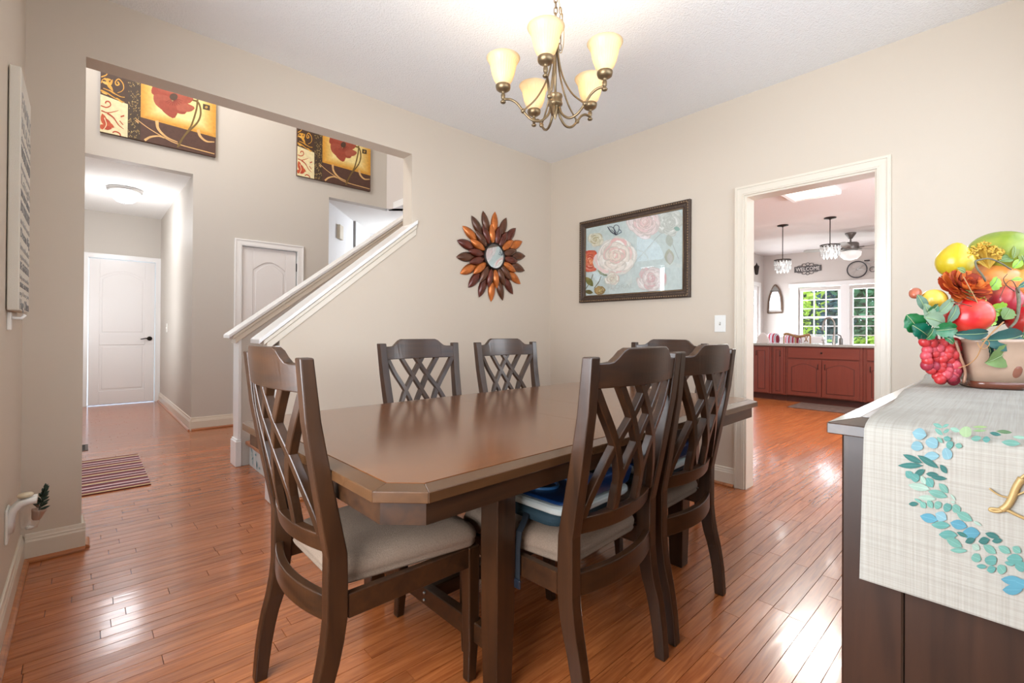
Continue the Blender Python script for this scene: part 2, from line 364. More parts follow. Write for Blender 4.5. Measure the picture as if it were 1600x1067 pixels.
mb = MB(); mb.prism([(x, 8.85, z) for x, z in [(-.35, 0), (.045, 0), (.045, 2.1), (.80, 2.1), (.80, 0), (.861, 0), (.861, 2.764), (-.35, 2.764)]], (0, .12, 0)); tag(mb.build('wall_corridor_back', WALLF), 'end wall of the corridor with a white door', kind='structure')
# front wall of the foyer with door, sidelights and arched transom
mb = MB()
arc = [(4.6+.62*math.cos(a), 2.30+.50*math.sin(a)) for a in [PI*i/16 for i in range(17)]]
mb.prism([(-.35, y, z) for y, z in [(YA2, 0), (3.96, 0), (3.96, 2.22), (4.6, 2.22), (4.6, 2.3), (3.98, 2.3)]+arc[::-1][1:9]+[(4.6, 5.4), (YA2, 5.4)]], (-.13, 0, 0))
mb.prism([(-.35, y, z) for y, z in [(FY, 0), (5.24, 0), (5.24, 2.22), (4.6, 2.22), (4.6, 2.3), (5.22, 2.3)]+arc[1:9]+[(4.6, 5.4), (FY, 5.4)]], (-.13, 0, 0))
tag(mb.build('wall_foyer_front', WALLF), 'foyer wall with the front door and arched window', kind='structure')
fd = empty('door_1'); tag(fd, 'white front door between narrow sidelights', kind='structure')
m = MB(); m.box((-.42, 4.17, 0), (-.37, 5.03, 2.2)); m.build('door_slab', DOORW, fd, bevel=.004)
m = MB(); m.box((-.46, 4.11, 0), (-.35, 4.17, 2.22)); m.box((-.46, 5.03, 0), (-.35, 5.09, 2.22)); m.build('door_frame', TRIMW, fd)
m = MB(); m.ball((-.34, 4.24, 1.0), .03, 12, 8); m.build('door_knob', BLACKM, fd)
for k, (y0, y1) in enumerate(((3.96, 4.11), (5.09, 5.24))):
    e = empty('window_%d' % (k+1)); tag(e, 'narrow sidelight beside the front door', kind='structure')
    m = MB(); m.box((-.43, y0, 0), (-.37, y0+.02, 2.22)); m.box((-.43, y1-.02, 0), (-.37, y1, 2.22)); m.box((-.43, y0+.02, 0), (-.37, y1-.02, .25))
    for z in (.7, 1.15, 1.6, 2.18): m.box((-.42, y0+.02, z), (-.38, y1-.02, z+.02))
    m.build('window_frame', TRIMW, e); m = MB(); m.box((-.402, y0+.02, .25), (-.398, y1-.02, 2.18)); m.build('pane', GLASS, e)
e = empty('window_3'); tag(e, 'arched fan window above the front door', kind='structure')
m = MB(); m.tube([(-.41, y, z) for y, z in arc], .025, 6); m.tube([(-.41, 3.98, 2.3), (-.41, 5.22, 2.3)], .025, 6)
m.tube([(-.41, 4.6+.3*math.cos(a), 2.3+.24*math.sin(a)) for a in [PI*i/10 for i in range(11)]], .01, 6)
for a in (PI/4, PI/2, 3*PI/4): m.tube([(-.41, 4.6, 2.3), (-.41, 4.6+.62*math.cos(a), 2.3+.5*math.sin(a))], .01, 6)
m.build('window_frame', TRIMW, e)
m = MB(); m.prism([(-.41, y, z) for y, z in arc], (.004, 0, 0)); m.build('pane', GLASS, e)
# room behind the stairs
mb = MB(); mb.prism([(2.322, 6.15, 0), (3.75, 7.82, 0), (3.66, 7.9, 0), (2.22, 6.22, 0)], (0, 0, 2.81)); mb.box((3.66, 7.8, 0), (5.6, 7.9, 2.81)); mb.box((5.5, 6.0, 0), (5.6, 7.8, 2.81))
mb.box((4.38, 4.9, 0), (5.6, 5.0, 2.81)); mb.box((5.5, 5.0, 0), (5.6, 6.0, 2.81))
tag(mb.build('wall_landing', plain('landing_paint', (226, 226, 228), .6)), 'bright white walls of the room beyond the stairs', kind='structure')
mb = MB(); mb.box((3.2, 5.0, 2.81), (5.6, 6.15, 2.9)); tag(mb.build('ceiling_landing_front', CEIL), 'ceiling strip behind the angled foyer wall', kind='structure')
# kitchen shell
mb = MB(); mb.box((XB2, 4.0, 0), (10.2, 4.1, 2.9)); mb.box((10.2, 4.0, 2.15), (11.3, 4.1, 2.9)); mb.box((11.3, 4.0, 0), (11.7, 4.1, 2.9)); tag(mb.build('wall_kitchen_left', WALLK), 'greige kitchen wall left of the windows', kind='structure')
mb = MB(); mb.box((XB2, -1.2, 0), (5.0, -1.1, 2.9)); mb.box((5.0, -1.2, 0), (7.0, -1.1, .95)); mb.box((5.0, -1.2, 2.3), (7.0, -1.1, 2.9)); mb.box((7.0, -1.2, 0), (11.7, -1.1, 2.9)); tag(mb.build('wall_kitchen_right', WALLK), 'kitchen side wall', kind='structure')
mb = MB(); mb.box((XB2-.01, -1.2, 0), (XB2, YD-.13, 2.9)); mb.box((XB2-.1, YA2, 0), (XB2, 4.1, 2.9)); tag(mb.build('wall_kitchen_front', WALLK), 'kitchen side of the dining room wall', kind='structure')
WX = 11.6
mb = MB()   # window wall : opening y .2 - 3.30 , z .80 - 2.08
mb.prism([(WX, y, z) for y, z in [(-1.2, 0), (4.1, 0), (4.1, 2.9), (-1.2, 2.9), (-1.2, 2.1), (3.28, 2.1), (3.28, .80), (-1.2, .80)]], (.1, 0, 0))
tag(mb.build('wall_kitchen_back', WALLK), 'breakfast room wall with the wide window', kind='structure')

# ---- floor : single oak strips
ROW = .0605
def plank_mesh(mb, x0, x1, y0, z=0.0, tilt=0.0):
    g = .0003; c = .0008; y1 = y0+ROW; t = tilt
    a = [(x0+g, y0+g, z-.004), (x1-g, y0+g, z-.004), (x1-g, y1-g, z-.004), (x0+g, y1-g, z-.004)]
    b = [(x0+g+c, y0+g+c, z-t), (x1-g-c, y0+g+c, z-t), (x1-g-c, y1-g-c, z+t), (x0+g+c, y1-g-c, z+t)]
    mb.add(a+b, [(4,5,6,7),(0,1,5,4),(1,2,6,5),(2,3,7,6),(3,0,4,7)])
rn = random.Random(3); strips = []
def inrooms(x, y):
    return (XC-.02 < x < XB2 and YD-.02 < y < YA2) or (-.36 < x < 4.2 and YA2-.05 < y < 6.1) or (-.36 < x < .9 and 6 < y < 8.9) or (XB2-.02 < x < 11.6 and -1.1 < y < 4.0)
LENS = [.32, .45, .6, .75, .92, 1.1]
nrow = int((8.9+1.2)/ROW)
for r in range(nrow):
    y = -1.1+r*ROW; x = -.6-rn.random()*.9
    while x < 11.6:
        L = rn.choice(LENS)
        if inrooms(x+L/2, y+ROW/2) or inrooms(x+.02, y+ROW/2) or inrooms(x+L-.02, y+ROW/2):
            p = proj((x+L/2, y, 0)); area_px = 0
            if p and -150 < p[0] < 1750 and p[1] < 1250:
                vis = True
                if x+L/2 > .97 and y < .22: vis = False
                if y < YA and x+L/2 < XC: vis = False
                if x > XB and p[0] > 1372: vis = False
                area_px = L*ROW*FPX*FPX*CH/p[2]**3 if vis else 0
            strips.append((area_px, x, x+L, y))
        x += L
strips.sort(key=lambda s: -s[0])
fl = empty('floor'); tag(fl, 'glossy orange-brown oak strip floor running through all rooms', kind='structure')
mesh_for = {}
for a, x0, x1, y in strips[:300]:
    k = (round(x1-x0, 3), rn.choice((0, 1, 2)))
    if k not in mesh_for:
        m = MB(); plank_mesh(m, 0, k[0], 0, 0, (k[1]-1)*.00016); o = m.build('plank', OAK, fl, fix=False); mesh_for[k] = o.data
    else:
        o = bpy.data.objects.new('plank', mesh_for[k]); COL.objects.link(o); o.parent = fl
    o.location = (x0, y, 0)
m = MB()
for a, x0, x1, y in strips[300:]: plank_mesh(m, x0, x1, y, 0, rn.uniform(-.00016, .00016))
o = m.build('far_planks', OAK, fl, fix=False); o['kind'] = 'stuff'
m = MB(); m.box((-.6, -1.3, -.05), (11.7, 9.0, -.0045)); m.build('subfloor', SUBF, fl)

# ---- baseboards
def baseboard(name, p0, p1, nrm, label, h=.128, shoe=True, mat=None):
    p0 = Vector((*p0, 0)); p1 = Vector((*p1, 0)); n = Vector((*nrm, 0))
    e = empty(name); tag(e, label, kind='structure')
    prof = [(0, 0), (.015, 0), (.015, .092), (.012, .1), (.012, .106), (.009, .112), (.007, h-.003), (.004, h), (0, h)]
    m = MB(); m.prism([tuple(p0+n*a+Vector((0, 0, b+.001))) for a, b in prof], p1-p0); m.build('board', mat or TRIM, e)
    if shoe:
        pr = [(.0152, 0)]+[(.0152+.017*math.sin(a), .017*math.cos(a)) for a in (0, PI/8, PI/4, 3*PI/8, PI/2)][::1]
        m = MB(); m.prism([tuple(p0+n*a+Vector((0, 0, b+.001))) for a, b in [(.0152, 0), (.032, 0), (.0305, .008), (.025, .014), (.0152, .018)]], p1-p0); m.build('shoe_moulding', SHOE, e)
    return e
baseboard('baseboard_back', (XC+.0155, YA), (.015, YA), (0, -1), 'white baseboard on the short wall left of the foyer opening')
baseboard('baseboard_back', (0, YA-.0), (0, YA2), (1, 0), 'white baseboard end return at the foyer opening')
baseboard('baseboard_back', (.90, YA), (XB, YA), (0, -1), 'white baseboard under the sunburst wall')
baseboard('baseboard_left', (XC, YD), (XC, YA), (1, 0), 'white baseboard along the left wall')
baseboard('baseboard_right', (XB, 1.35), (XB, YA-.0155), (-1, 0), 'white baseboard left of the kitchen doorway')
baseboard('baseboard_foyer', (.861, FY), (1.255, FY), (0, -1), 'white baseboard beside the closet door', h=.135)
baseboard('baseboard_corridor', (.861, FY-.0155), (.861, 8.85), (-1, 0), 'white baseboard along the corridor', h=.135)

# ---- door casings
def casing(name, ax, wall, a0, a1, top, side, label, wd=.064, mat=None, th=.018, parent=None):
    """ax 'x': wall plane y=wall, opening a0..a1 in x; ax 'y': plane x=wall. side = -1/+1 outward"""
    mat = mat or TRIM; m = MB()
    def P(a, z, t): return (a, wall+side*t, z) if ax == 'x' else (wall+side*t, a, z)
    for (t0, w0, w1) in ((th, 0, wd), (th+.006, wd-.016, wd-.004), (th+.003, .01, .018)):
        for s, base in ((-1, a0), (1, a1)):
            o0, o1 = base+s*w0, base+s*w1
            q = [P(o0, .001, 0), P(o1, .001, 0), P(o1, top+w1, 0), P(o0, top+w0, 0)]
            d = Vector(P(0, 0, t0))-Vector(P(0, 0, 0)); m.prism(q, d)
        q = [P(a0-w0, top+w0, 0), P(a0-w1, top+w1, 0), P(a1+w1, top+w1, 0), P(a1+w0, top+w0, 0)]
        m.prism(q, Vector(P(0, 0, t0))-Vector(P(0, 0, 0)))
    o = m.build(name, mat, parent)
    if not parent: tag(o, label, kind='structure')
    return o
casing('trim_1', 'y', XB, DY0, DY1, DZ, -1, 'white fluted casing around the kitchen doorway')
m = MB(); m.box((XB-.004, DY1-.012, .001), (XB2+.004, DY1, DZ)); m.box((XB-.004, DY0, .001), (XB2+.004, DY0+.012, DZ)); m.box((XB-.004, DY0+.012, DZ-.012), (XB2+.004, DY1-.012, DZ))
tag(m.build('trim_2', TRIM), 'white jamb lining of the kitchen doorway', kind='structure')

# ---- panelled doors
def panel_door(name, x0, x1, y, top, label, handle=None, hinge=None):
    e = empty(name); tag(e, label, kind='structure')
    m = MB(); w_ = x1-x0; st = .115
    m.box((x0, y, .012), (x1, y+.03, top))
    # raised stiles and rails with arch topped upper panel
    m.box((x0, y-.008, .012), (x0+st, y, top)); m.box((x1-st, y-.008, .012), (x1, y, top))
    m.box((x0+st, y-.008, .012), (x1-st, y, .2)); m.box((x0+st, y-.008, .86), (x1-st, y, 1.02))
    ar = [(x0+st+(w_-2*st)*i/12, top-.26+.1*math.sin(PI*i/12)) for i in range(13)]
    m.prism([(a, y, b) for a, b in ar]+[(x1-st, y, top), (x0+st, y, top)], (0, -.008, 0))
    m.build('door_slab', DOORW, e, bevel=.003)
    # fielded panels
    g = .028
    m = MB(); m.box((x0+st+g, y-.006, .2+g), (x1-st-g, y+.001, .86-g)); m.build('lower_panel', DOORW, e, bevel=.005)
    m = MB(); m.prism([(x0+st+g, y+.001, 1.02+g), (x1-st-g, y+.001, 1.02+g)]+[(x0+st+g+(w_-2*st-2*g)*i/12, y+.001, top-.26-g+.1*math.sin(PI*i/12)) for i in range(12, -1, -1)], (0, -.007, 0)); m.build('upper_panel', DOORW, e, bevel=.005)
    if handle:
        m = MB(); hx, hz = handle; m.T = Matrix.Translation((hx, y-.008, hz)) @ Matrix.Rotation(PI/2, 4, 'X')
        m.lathe([(0.0, .0), (.032, 0), (.032, .008), (.012, .014), (.012, .05), (0, .052)], n=16)
        m.T = Matrix.Identity(4); m.tube([(hx, y-.055, hz), (hx-.05, y-.058, hz+.004), (hx-.11, y-.055, hz-.008)], [.011, .009, .006], 8)
        m.build('door_handle', BLACKM, e)
    if hinge:
        for z in hinge:
            m = MB(); m.box((x1+.002, y-.016, z-.05), (x1+.014, y-.004, z+.05)); m.build('hinge', BLACKM, e, bevel=.002)
    return e
panel_door('door_2', .052, .793, 8.87, 2.09, 'white two panel door at the end of the corridor', handle=(.735, .95))
casing('trim_3', 'x', 8.85, .045, .80, 2.1, -1, 'white casing of the corridor end door', wd=.065, mat=TRIMW)
panel_door('door_3', 1.337, 1.925, 6.05, 2.05, 'white closet door behind the stair rail', hinge=(.3, 1.86))
casing('trim_4', 'x', FY, 1.33, 1.935, 2.055, -1, 'white casing of the closet door', wd=.075, mat=TRIMW)

# ---- stairs with capped knee walls
def slope_run(name, x0, z0, x1, z1, y0, y1, drop, mat, parent):
    m = MB(); m.prism([(x0, y0, z0-drop), (x1, y0, z1-drop), (x1, y0, z1), (x0, y0, z0)], (0, y1-y0, 0)); return m.build(name, mat, parent, bevel=.003)
def handrail(label, x0, z0, x1, z1, yc, name):
    e = empty(name); tag(e, label, kind='structure')
    slope_run('cap', x0, z0, x1, z1, yc-.1, yc+.1, .028, TRIMW, e)
    slope_run('cove_moulding', x0+.03, z0-.004+.03*(z1-z0)/(x1-x0)-.028, x1, z1-.032, yc-.088, yc+.088, .028, TRIM, e)
    slope_run('lower_moulding', x0+.05, z0-.03+.05*(z1-z0)/(x1-x0)-.03, x1, z1-.062, yc-.077, yc+.077, .048, TRIM, e)
    return e
handrail('white moulded cap of the knee wall nearest the dining room', .775, 1.026, 1.86, 1.925, (YA+YA2)/2, 'trim_5')
handrail('white moulded cap of the knee wall across the stairs', .835, 1.045, 2.62, 2.43, 4.26, 'trim_6')
mb = MB(); mb.prism([(x, 4.2, z) for x, z in [(.93, 0), (2.62, 0), (4.3, 0), (4.3, 2.35), (2.62, 2.35), (.93, 1.04)]], (0, .12, 0)); tag(mb.build('wall_stair_far', WALLF), 'knee wall on the far side of the stairs', kind='structure')
m = MB(); m.box((.905, 4.185, .001), (.93, 4.335, 1.02)); m.box((.888, 4.175, .001), (.93, 4.345, .2)); m.box((.895, 4.18, .2), (.93, 4.34, .215)); tag(m.build('trim_7', TRIMW, bevel=.003), 'white end board of the far knee wall', kind='structure')
m = MB(); m.box((.872, YA-.012, .001), (.899, YA2+.012, .985)); m.box((.862, YA-.02, .001), (.899, YA2+.02, .2)); tag(m.build('trim_8', TRIMW, bevel=.003), 'white end board of the near knee wall', kind='structure')
st = empty('staircase', (0, 0, 0), 0); tag(st, 'staircase with oak treads and floral tiled risers', 'staircase', kind='structure')
TILE = plain('tile_white', (224, 230, 228), .25)
for k in range(8):
    x = .99+k*.25; z = .195*(k+1)
    m = MB(); m.box((x-.03, 3.26, z-.028), (x+.25, 4.19, z)); m.build('tread', SHOE, st, bevel=.008, seg=2)
    m = MB(); m.box((x, 3.26, z-.195+.001), (x+.012, 4.19, z-.028)); r = m.build('riser', TILE, st)
    if k < 2:
        sh = []
        rr = random.Random(k)
        for i in range(30):
            a = .02+rr.random()*.88; b = .015+rr.random()*.13; sh.append((leafp(a, b, .05, .018, rr.random()*6), rr.choice([(86, 140, 150), (120, 160, 165), (160, 190, 190)])))
        paint('tile_print', (x-.001, 4.19, z-.195), (0, -1, 0), (0, 0, 1), sh, PRINTG, r)
# chime and picture on the bright wall beyond
dv = Vector((.65, .76, 0)).normalized(); nv = Vector((dv.y, -dv.x, 0))
def onplane(u, w_, P0, n):
    d = ray(u, w_); return CO+d*((Vector(P0)-CO).dot(n)/d.dot(n))
pc = onplane(529, 363, (2.322, 6.15, 0), nv)
m = MB(); 
for (hw, hz, dd) in ((.075, .10, .045),):
    q = [pc-dv*hw-Vector((0, 0, hz)), pc+dv*hw-Vector((0, 0, hz)), pc+dv*hw+Vector((0, 0, hz)), pc-dv*hw+Vector((0, 0, hz))]
    m.prism([tuple(p) for p in q], nv*dd)
tag(m.build('door_chime', plain('beige_plastic', (216, 206, 186), .5), bevel=.004), 'beige door chime box on the bright wall beyond the stairs', 'door chime')
pc = onplane(553, 365, (2.322, 6.15, 0), nv)
e = empty('wall_picture', (0, 0, 0), 0, 'grey framed picture on the bright wall beyond the stairs', 'picture')
m = MB(); q = [pc-dv*.02-Vector((0, 0, .22)), pc+dv*.42-Vector((0, 0, .22)), pc+dv*.42+Vector((0, 0, .22)), pc-dv*.02+Vector((0, 0, .22))]
m.prism([tuple(p) for p in q], nv*.03); m.build('frame', plain('grey_frame', (150, 148, 146), .5), e)
q = [pc-Vector((0, 0, .2)), pc+dv*.40-Vector((0, 0, .2)), pc+dv*.4+Vector((0, 0, .2)), pc+Vector((0, 0, .2))]
m = MB(); m.prism([tuple(p+nv*.0302) for p in q], nv*.003); m.build('print', plain('pale_print', (226, 228, 230), .3), e)

# ------------------------------------------------------------------ dining table
TH = .745; TA = math.atan2(.0541, .9985)
tb = empty('dining_table', (.453, .839, 0), math.radians(1.2), 'large espresso dining table with clipped corners and a leaf seam', 'table')
TL, TW, CHF = 2.115, 1.17, .085
def octa(i, ch): return [(i+ch, i), (TL-i-ch, i), (TL-i, i+ch), (TL-i, TW-i-ch), (TL-i-ch, TW-i), (i+ch, TW-i), (i, TW-i-ch), (i, i+ch)]
bi = .043; ci = CHF-bi*.586
inner = octa(bi, ci); outer = octa(0, CHF); out2 = octa(.006, CHF-.0035)
lo, hi = bi+.0012, TW-bi-.0012; xl, xr = bi+.0012, TL-bi-.0012
s1, s2 = .94, 1.27
for (a, b) in ((xl, s1-.0007), (s1+.0007, s2-.0007), (s2+.0007, xr)):
    if a == xl: pts = [(xl+ci, lo), (b, lo), (b, hi), (xl+ci, hi), (xl, hi-ci), (xl, lo+ci)]
    elif b == xr: pts = [(a, lo), (xr-ci, lo), (xr, lo+ci), (xr, hi-ci), (xr-ci, hi), (a, hi)]
    else: pts = [(a, lo), (b, lo), (b, hi), (a, hi)]
    m = MB(); m.prism([(x, y, TH-.022) for x, y in pts], (0, 0, .022)); m.build('tabletop', WTOP, tb)
for i in range(8):
    j = (i+1) % 8; p, q, P, Q = inner[i], inner[j], outer[i], outer[j]
    m = MB()
    vs = [(*p, TH-.030), (*q, TH-.030), (*Q, TH-.030), (*P, TH-.030), (*p, TH-.0008), (*q, TH-.0008), (*Q, TH-.006), (*P, TH-.006)]
    m.add(vs, [(0,3,2,1), (4,5,6,7)[::-1], (0,1,5,4), (1,2,6,5), (2,3,7,6), (3,0,4,7)]); m.build('border_board', WBORD, tb, bevel=.0015)
a_out = octa(.024, CHF-.014); a_in = octa(.046, CHF-.027)
for i in range(8):
    j = (i+1) % 8; m = MB(); p, q, P, Q = a_in[i], a_in[j], a_out[i], a_out[j]
    m.prism([(*P, .660), (*Q, .660), (*q, .660), (*p, .660)], (0, 0, TH-.030-.660)); m.build('apron_board', WDX, tb)
m = MB(); m.prism([(x, y, TH-.036) for x, y in octa(.04, CHF-.02)], (0, 0, .013)); m.build('under_panel', WD, tb)
lx = (.43, 1.57); ly = (.165, TW-.165-.075)
for x in lx:
    for y in ly:
        m = MB(); c = .0375; cx, cy = x+c, y+c
        m.loft([[(cx+sx*r, cy+sy*r, z) for sx, sy in ((-1,-1),(1,-1),(1,1),(-1,1))] for z, r in ((0, .031), (.06, .032), (.22, .036), (.4, .0375), (.722, .0375))]); m.build('leg', WD, tb, bevel=.003)
    m = MB(); m.box((x+.02, ly[0]+.076, .115), (x+.055, ly[1]-.001, .178)); m.build('cross_rail', WDX, tb, bevel=.003)
    for z in (.135, .16):
        m = MB(); m.ball((x+.018, ly[0]+.40, z), .006, 8, 6); m.build('bolt', NICKEL, tb)
m = MB(); m.box((lx[0]+.056, TW/2-.03, .12), (lx[1]+.019, TW/2+.03, .172)); m.build('long_stretcher', WDX, tb, bevel=.003)

# ------------------------------------------------------------------ dining chairs
def interp(z, zs, vs_):
    if z <= zs[0]: return vs_[0]
    for i in range(1, len(zs)):
        if z <= zs[i]:
            t = (z-zs[i-1])/(zs[i]-zs[i-1]); return vs_[i-1]+(vs_[i]-vs_[i-1])*t
    return vs_[-1]
def yb(z): return interp(z, [0, .09, .18, .26, .34, .52, .68, .85, 1.015], [-.05, -.044, -.032, -.012, 0, 0, -.03, -.06, -.077])
def sd(z): return interp(z, [0, .2, .4, .6, 1.015], [.036, .045, .055, .048, .032])
def hw(z): return interp(z, [0, .5, 1.015], [.235, .235, .26])
def bow(x, hwid=.225): return -.032*(1-(x/hwid)**2)
def make_chair():
    r = empty('dining_chair')
    for s in (-1, 1):
        m = MB(); rings = []
        for z in (0, .05, .1, .15, .2, .25, .3, .36, .45, .52, .58, .64, .7, .78, .86, .94, 1.0, 1.015):
            a, b = yb(z), yb(z)+sd(z); xo = s*hw(z); xi = s*(hw(z)-(.040 if z > .2 else .036))
            rings.append([(xo, a, z), (xi, a, z), (xi, b, z), (xo, b, z)] if s > 0 else [(xi, a, z), (xo, a, z), (xo, b, z), (xi, b, z)])
        m.loft(rings, smooth=False); m.build('back_post', WD, r, bevel=.004, seg=2)
        m = MB(); rings = []
        for z, o, w2 in ((0, -.012, .030), (.05, -.008, .032), (.12, -.002, .036), (.2, 0, .040), (.414, 0, .042)):
            y1 = .475+o; y0 = y1-w2; xo = s*.235; xi = s*(.235-w2)
            rings.append([(xo, y0, z), (xi, y0, z), (xi, y1, z), (xo, y1, z)])
        m.loft(rings); m.build('leg', WD, r, bevel=.004, seg=2)
        m = MB(); x0, x1 = sorted((s*.232, s*.210)); m.box((x0, .055, .352), (x1, .434, .414)); m.build('side_rail', WDX, r, bevel=.002)
    m = MB(); m.box((-.192, .445, .352), (.192, .467, .414)); m.build('front_rail', WDX, r, bevel=.002)
    def curved(name, z0s, z1s, th, hwd, yoff, amp, mt=WDX, nx=24):
        m = MB(); rings = []
        for i in range(nx+1):
            x = -hwd+2*hwd*i/nx; t = abs(x)/hwd; yy = yoff+amp*(1-t*t); z0 = z0s(t) if callable(z0s) else z0s; z1 = z1s(t) if callable(z1s) else z1s
            ya0 = yy+(yb(z0)-yb(.5)); ya1 = yy+(yb(z1)-yb(.5))
            rings.append([(x, ya0, z0), (x, ya0+th, z0), (x, ya1+th, z1), (x, ya1, z1)])
        m.loft(rings); return m.build(name, mt, r, bevel=.003, seg=2)
    def top(t):
        if t < .50: return 1.037
        if t > .80: return .998
        u = (t-.5)/.3; return 1.037-.039*(u*u*(3-2*u))
    curved('crest_rail', .930, top, .024, .221, .006, -.034)
    curved('lower_back_rail', .518, .566, .026, .196, .012, -.036)
    curved('seat_back_rail', .352, .416, .024, .196, .004, -.034)
    # lattice
    xs = .206
    Rk = [[(.015, 0), (.11, .2), (.20, .36), (.27, .5), (.335, .68), (.352, .82), (.352, 1)],
          [(.235, 0), (.32, .15), (.41, .3), (.505, .48), (.60, .66), (.65, .8), (.655, 1)],
          [(.455, 0), (.55, .16), (.65, .32), (.755, .48), (.85, .68), (.92, .85), (.965, 1)]]
    for k in range(6):
        pth = Rk[k % 3] if k < 3 else [(1-a, b) for a, b in Rk[k % 3]]
        P = bez([(xs*(2*a-1)*(1+.06*(1-b)), .932-b*.368, 0) for a, b in pth], 4)
        m = MB(); rings = []; n_ = len(P)
        for i, p in enumerate(P):
            t = (P[min(i+1, n_-1)]-P[max(i-1, 0)]).normalized(); q = Vector((-t.y, t.x))
            if i in (0, n_-1): q = Vector((1 if q.x > 0 else -1, 0))*min(1.3, 1/max(.3, abs(q.x)))
            q *= .0118
            def cor(sg, dy):
                x = p.x+sg*q.x; z = p.y+sg*q.y
                return (x, yb(z)-yb(.5)+.012+bow(x)+dy, z)
            o_ = .0004*(k-2.5)
            rings.append([cor(-1, o_), cor(1, o_), cor(1, .023+o_), cor(-1, .023+o_)])
        m.loft(rings); m.build('lattice_slat', WD, r, bevel=.002)
    # cushion
    def outl_(ins):
        pts = []; 
        x0, x1, yb0, yf = .190-ins, .232-ins, .045+ins, .478-ins; rr = .045
        cs = [(x1, yf, 0), (-x1, yf, PI/2), (-x0, yb0, PI), (x0, yb0, 3*PI/2)]
        for cx, cy, a0 in cs:
            sx = 1 if cx > 0 else -1; sy = 1 if cy > .2 else -1; r2 = max(.012, rr-ins*.3)
            for i in range(6):
                a = a0+PI/2*i/5; pts.append((cx-sx*r2+r2*math.cos(a), cy-sy*r2+r2*math.sin(a)))
        return pts
    prof = [(.012, .4155), (0, .417), (-.003, .424), (0, .430), (-.004, .437), (-.005, .447), (-.001, .459), (.010, .472), (.028, .482), (.06, .490), (.10, .494), (.15, .496)]
    m = MB(); rings = [[(x, y, z) for x, y in outl_(i)] for i, z in prof]
    m.loft(rings, smooth=True); m.build('seat_cushion', FABRIC, r)
    return r
chair = make_chair()
chairs = [((.443, 1.375, 0), -PI/2, 'dining chair at the left end of the table, its lattice back nearest the camera'),
          ((1.205, .822, 0), math.radians(3), 'dining chair on the near side holding the dark booster seat'),
          ((1.733, .856, 0), math.radians(3), 'dining chair on the near side, the one closer to the kitchen doorway'),
          ((1.385, 2.195, 0), PI+math.radians(3), 'dining chair behind the table, nearer the stair rail'),
          ((2.01, 2.175, 0), PI, 'dining chair behind the table, under the sunburst mirror'),
          ((2.752, 1.548, 0), PI/2+math.radians(3), 'dining chair at the far end, mostly hidden, below the framed picture')]
for i, (loc, rz, lab) in enumerate(chairs):
    o = chair if i == 0 else copy_tree(chair)
    o.location = loc; o.rotation_euler = (0, 0, rz); tag(o, lab, 'chair', 'dining chairs around the table')

# ------------------------------------------------------------------ booster seats
NAVY = plain('booster_fabric_teal', (22, 48, 58), .75, bump=.3, bscale=400); BLUEP = plain('booster_blue_plastic', (14, 46, 88), .3, coat=.3)
TRAY = plain('booster_tray_grey', (176, 178, 172), .35); STRAP = plain('booster_strap_black', (16, 22, 30), .8)
def booster(x, y, rz, label):
    b = empty('booster_seat', (x, y, 0), rz, label, 'booster seat', 'booster seats strapped to chairs')
    def rr(w2, d0, d1, r, n=5):
        pts = []
        for cx, cy, a0, sx, sy in ((w2, d1, 0, 1, 1), (-w2, d1, PI/2, -1, 1), (-w2, d0, PI, -1, -1), (w2, d0, 3*PI/2, 1, -1)):
            for i in range(n): a = a0+PI/2*i/(n-1); pts.append((cx-sx*r+r*math.cos(a), cy-sy*r+r*math.sin(a)))
        return pts
    m = MB(); m.loft([[(px, py, z) for px, py in rr(w2, .09+i_, .44-i_, .05)] for z, w2, i_ in ((.4975, .150, .03), (.500, .172, .012), (.506, .182, .004), (.525, .183, .000), (.536, .180, .003), (.541, .170, .010))], smooth=True); m.build('seat_shell', NAVY, b)
    m = MB(); m.loft([[(px, py, z) for px, py in rr(w2, .055+i_, .47-i_, .06)] for z, w2, i_ in ((.5415, .178, .006), (.545, .186, 0), (.560, .186, 0), (.566, .176, .010))], smooth=False); m.build('rim', TRAY, b, bevel=.003)
    m = MB(); m.loft([[(px, py, z) for px, py in rr(w2, .075, .45, .045)] for z, w2 in ((.5665, .166), (.574, .160))]); m.build('seat_pad', BLUEP, b, bevel=.003)
    m = MB(); m.tube([(-.07+.055*math.cos(a), .27+.075*math.sin(a), .5765) for a in [2*PI*i/24 for i in range(24)]], .006, 6, closed=True); m.build('moulded_ring', plain('cup_ring_blue', (60, 110, 160), .3), b)
    m = MB(); m.tube([(.07+.055*math.cos(a), .27+.075*math.sin(a), .5765) for a in [2*PI*i/24 for i in range(24)]], .006, 6, closed=True); m.build('moulded_ring', bpy.data.materials['cup_ring_blue'], b)
    m = MB(); m.loft([[(px, py, z) for px, py in ((-.15, .0+dy), (.15, .0+dy), (.14, .05+dy), (-.14, .05+dy))] for z, dy in ((.575, .055), (.64, .035))]); m.build('back_bolster', BLUEP, b, bevel=.012, seg=3)
    m = MB(); m.box((-.1795, .2, .528), (-.1772, .245, .534)); m.build('care_tag', WHITEP, b)
    return b
b1 = booster(1.205, .822, math.radians(3), 'teal and blue child booster seat strapped on the nearer chair')
m = MB()
pts = [(-.181, .215, .52), (-.205, .205, .502), (-.2310, .20, .482), (-.2375, .20, .44), (-.2380, .20, .40), (-.2380, .20, .34)]
rings = [[(x, y-.011, z), (x, y+.011, z), (x-.002, y+.011, z+.001), (x-.002, y-.011, z+.001)] for x, y, z in pts]
m.loft(rings); m.build('strap', STRAP, b1)
m = MB(); m.box((-.246, .185, .318), (-.2365, .215, .345)); m.build('buckle', plain('buckle_black', (30, 36, 46), .3), b1, bevel=.003)
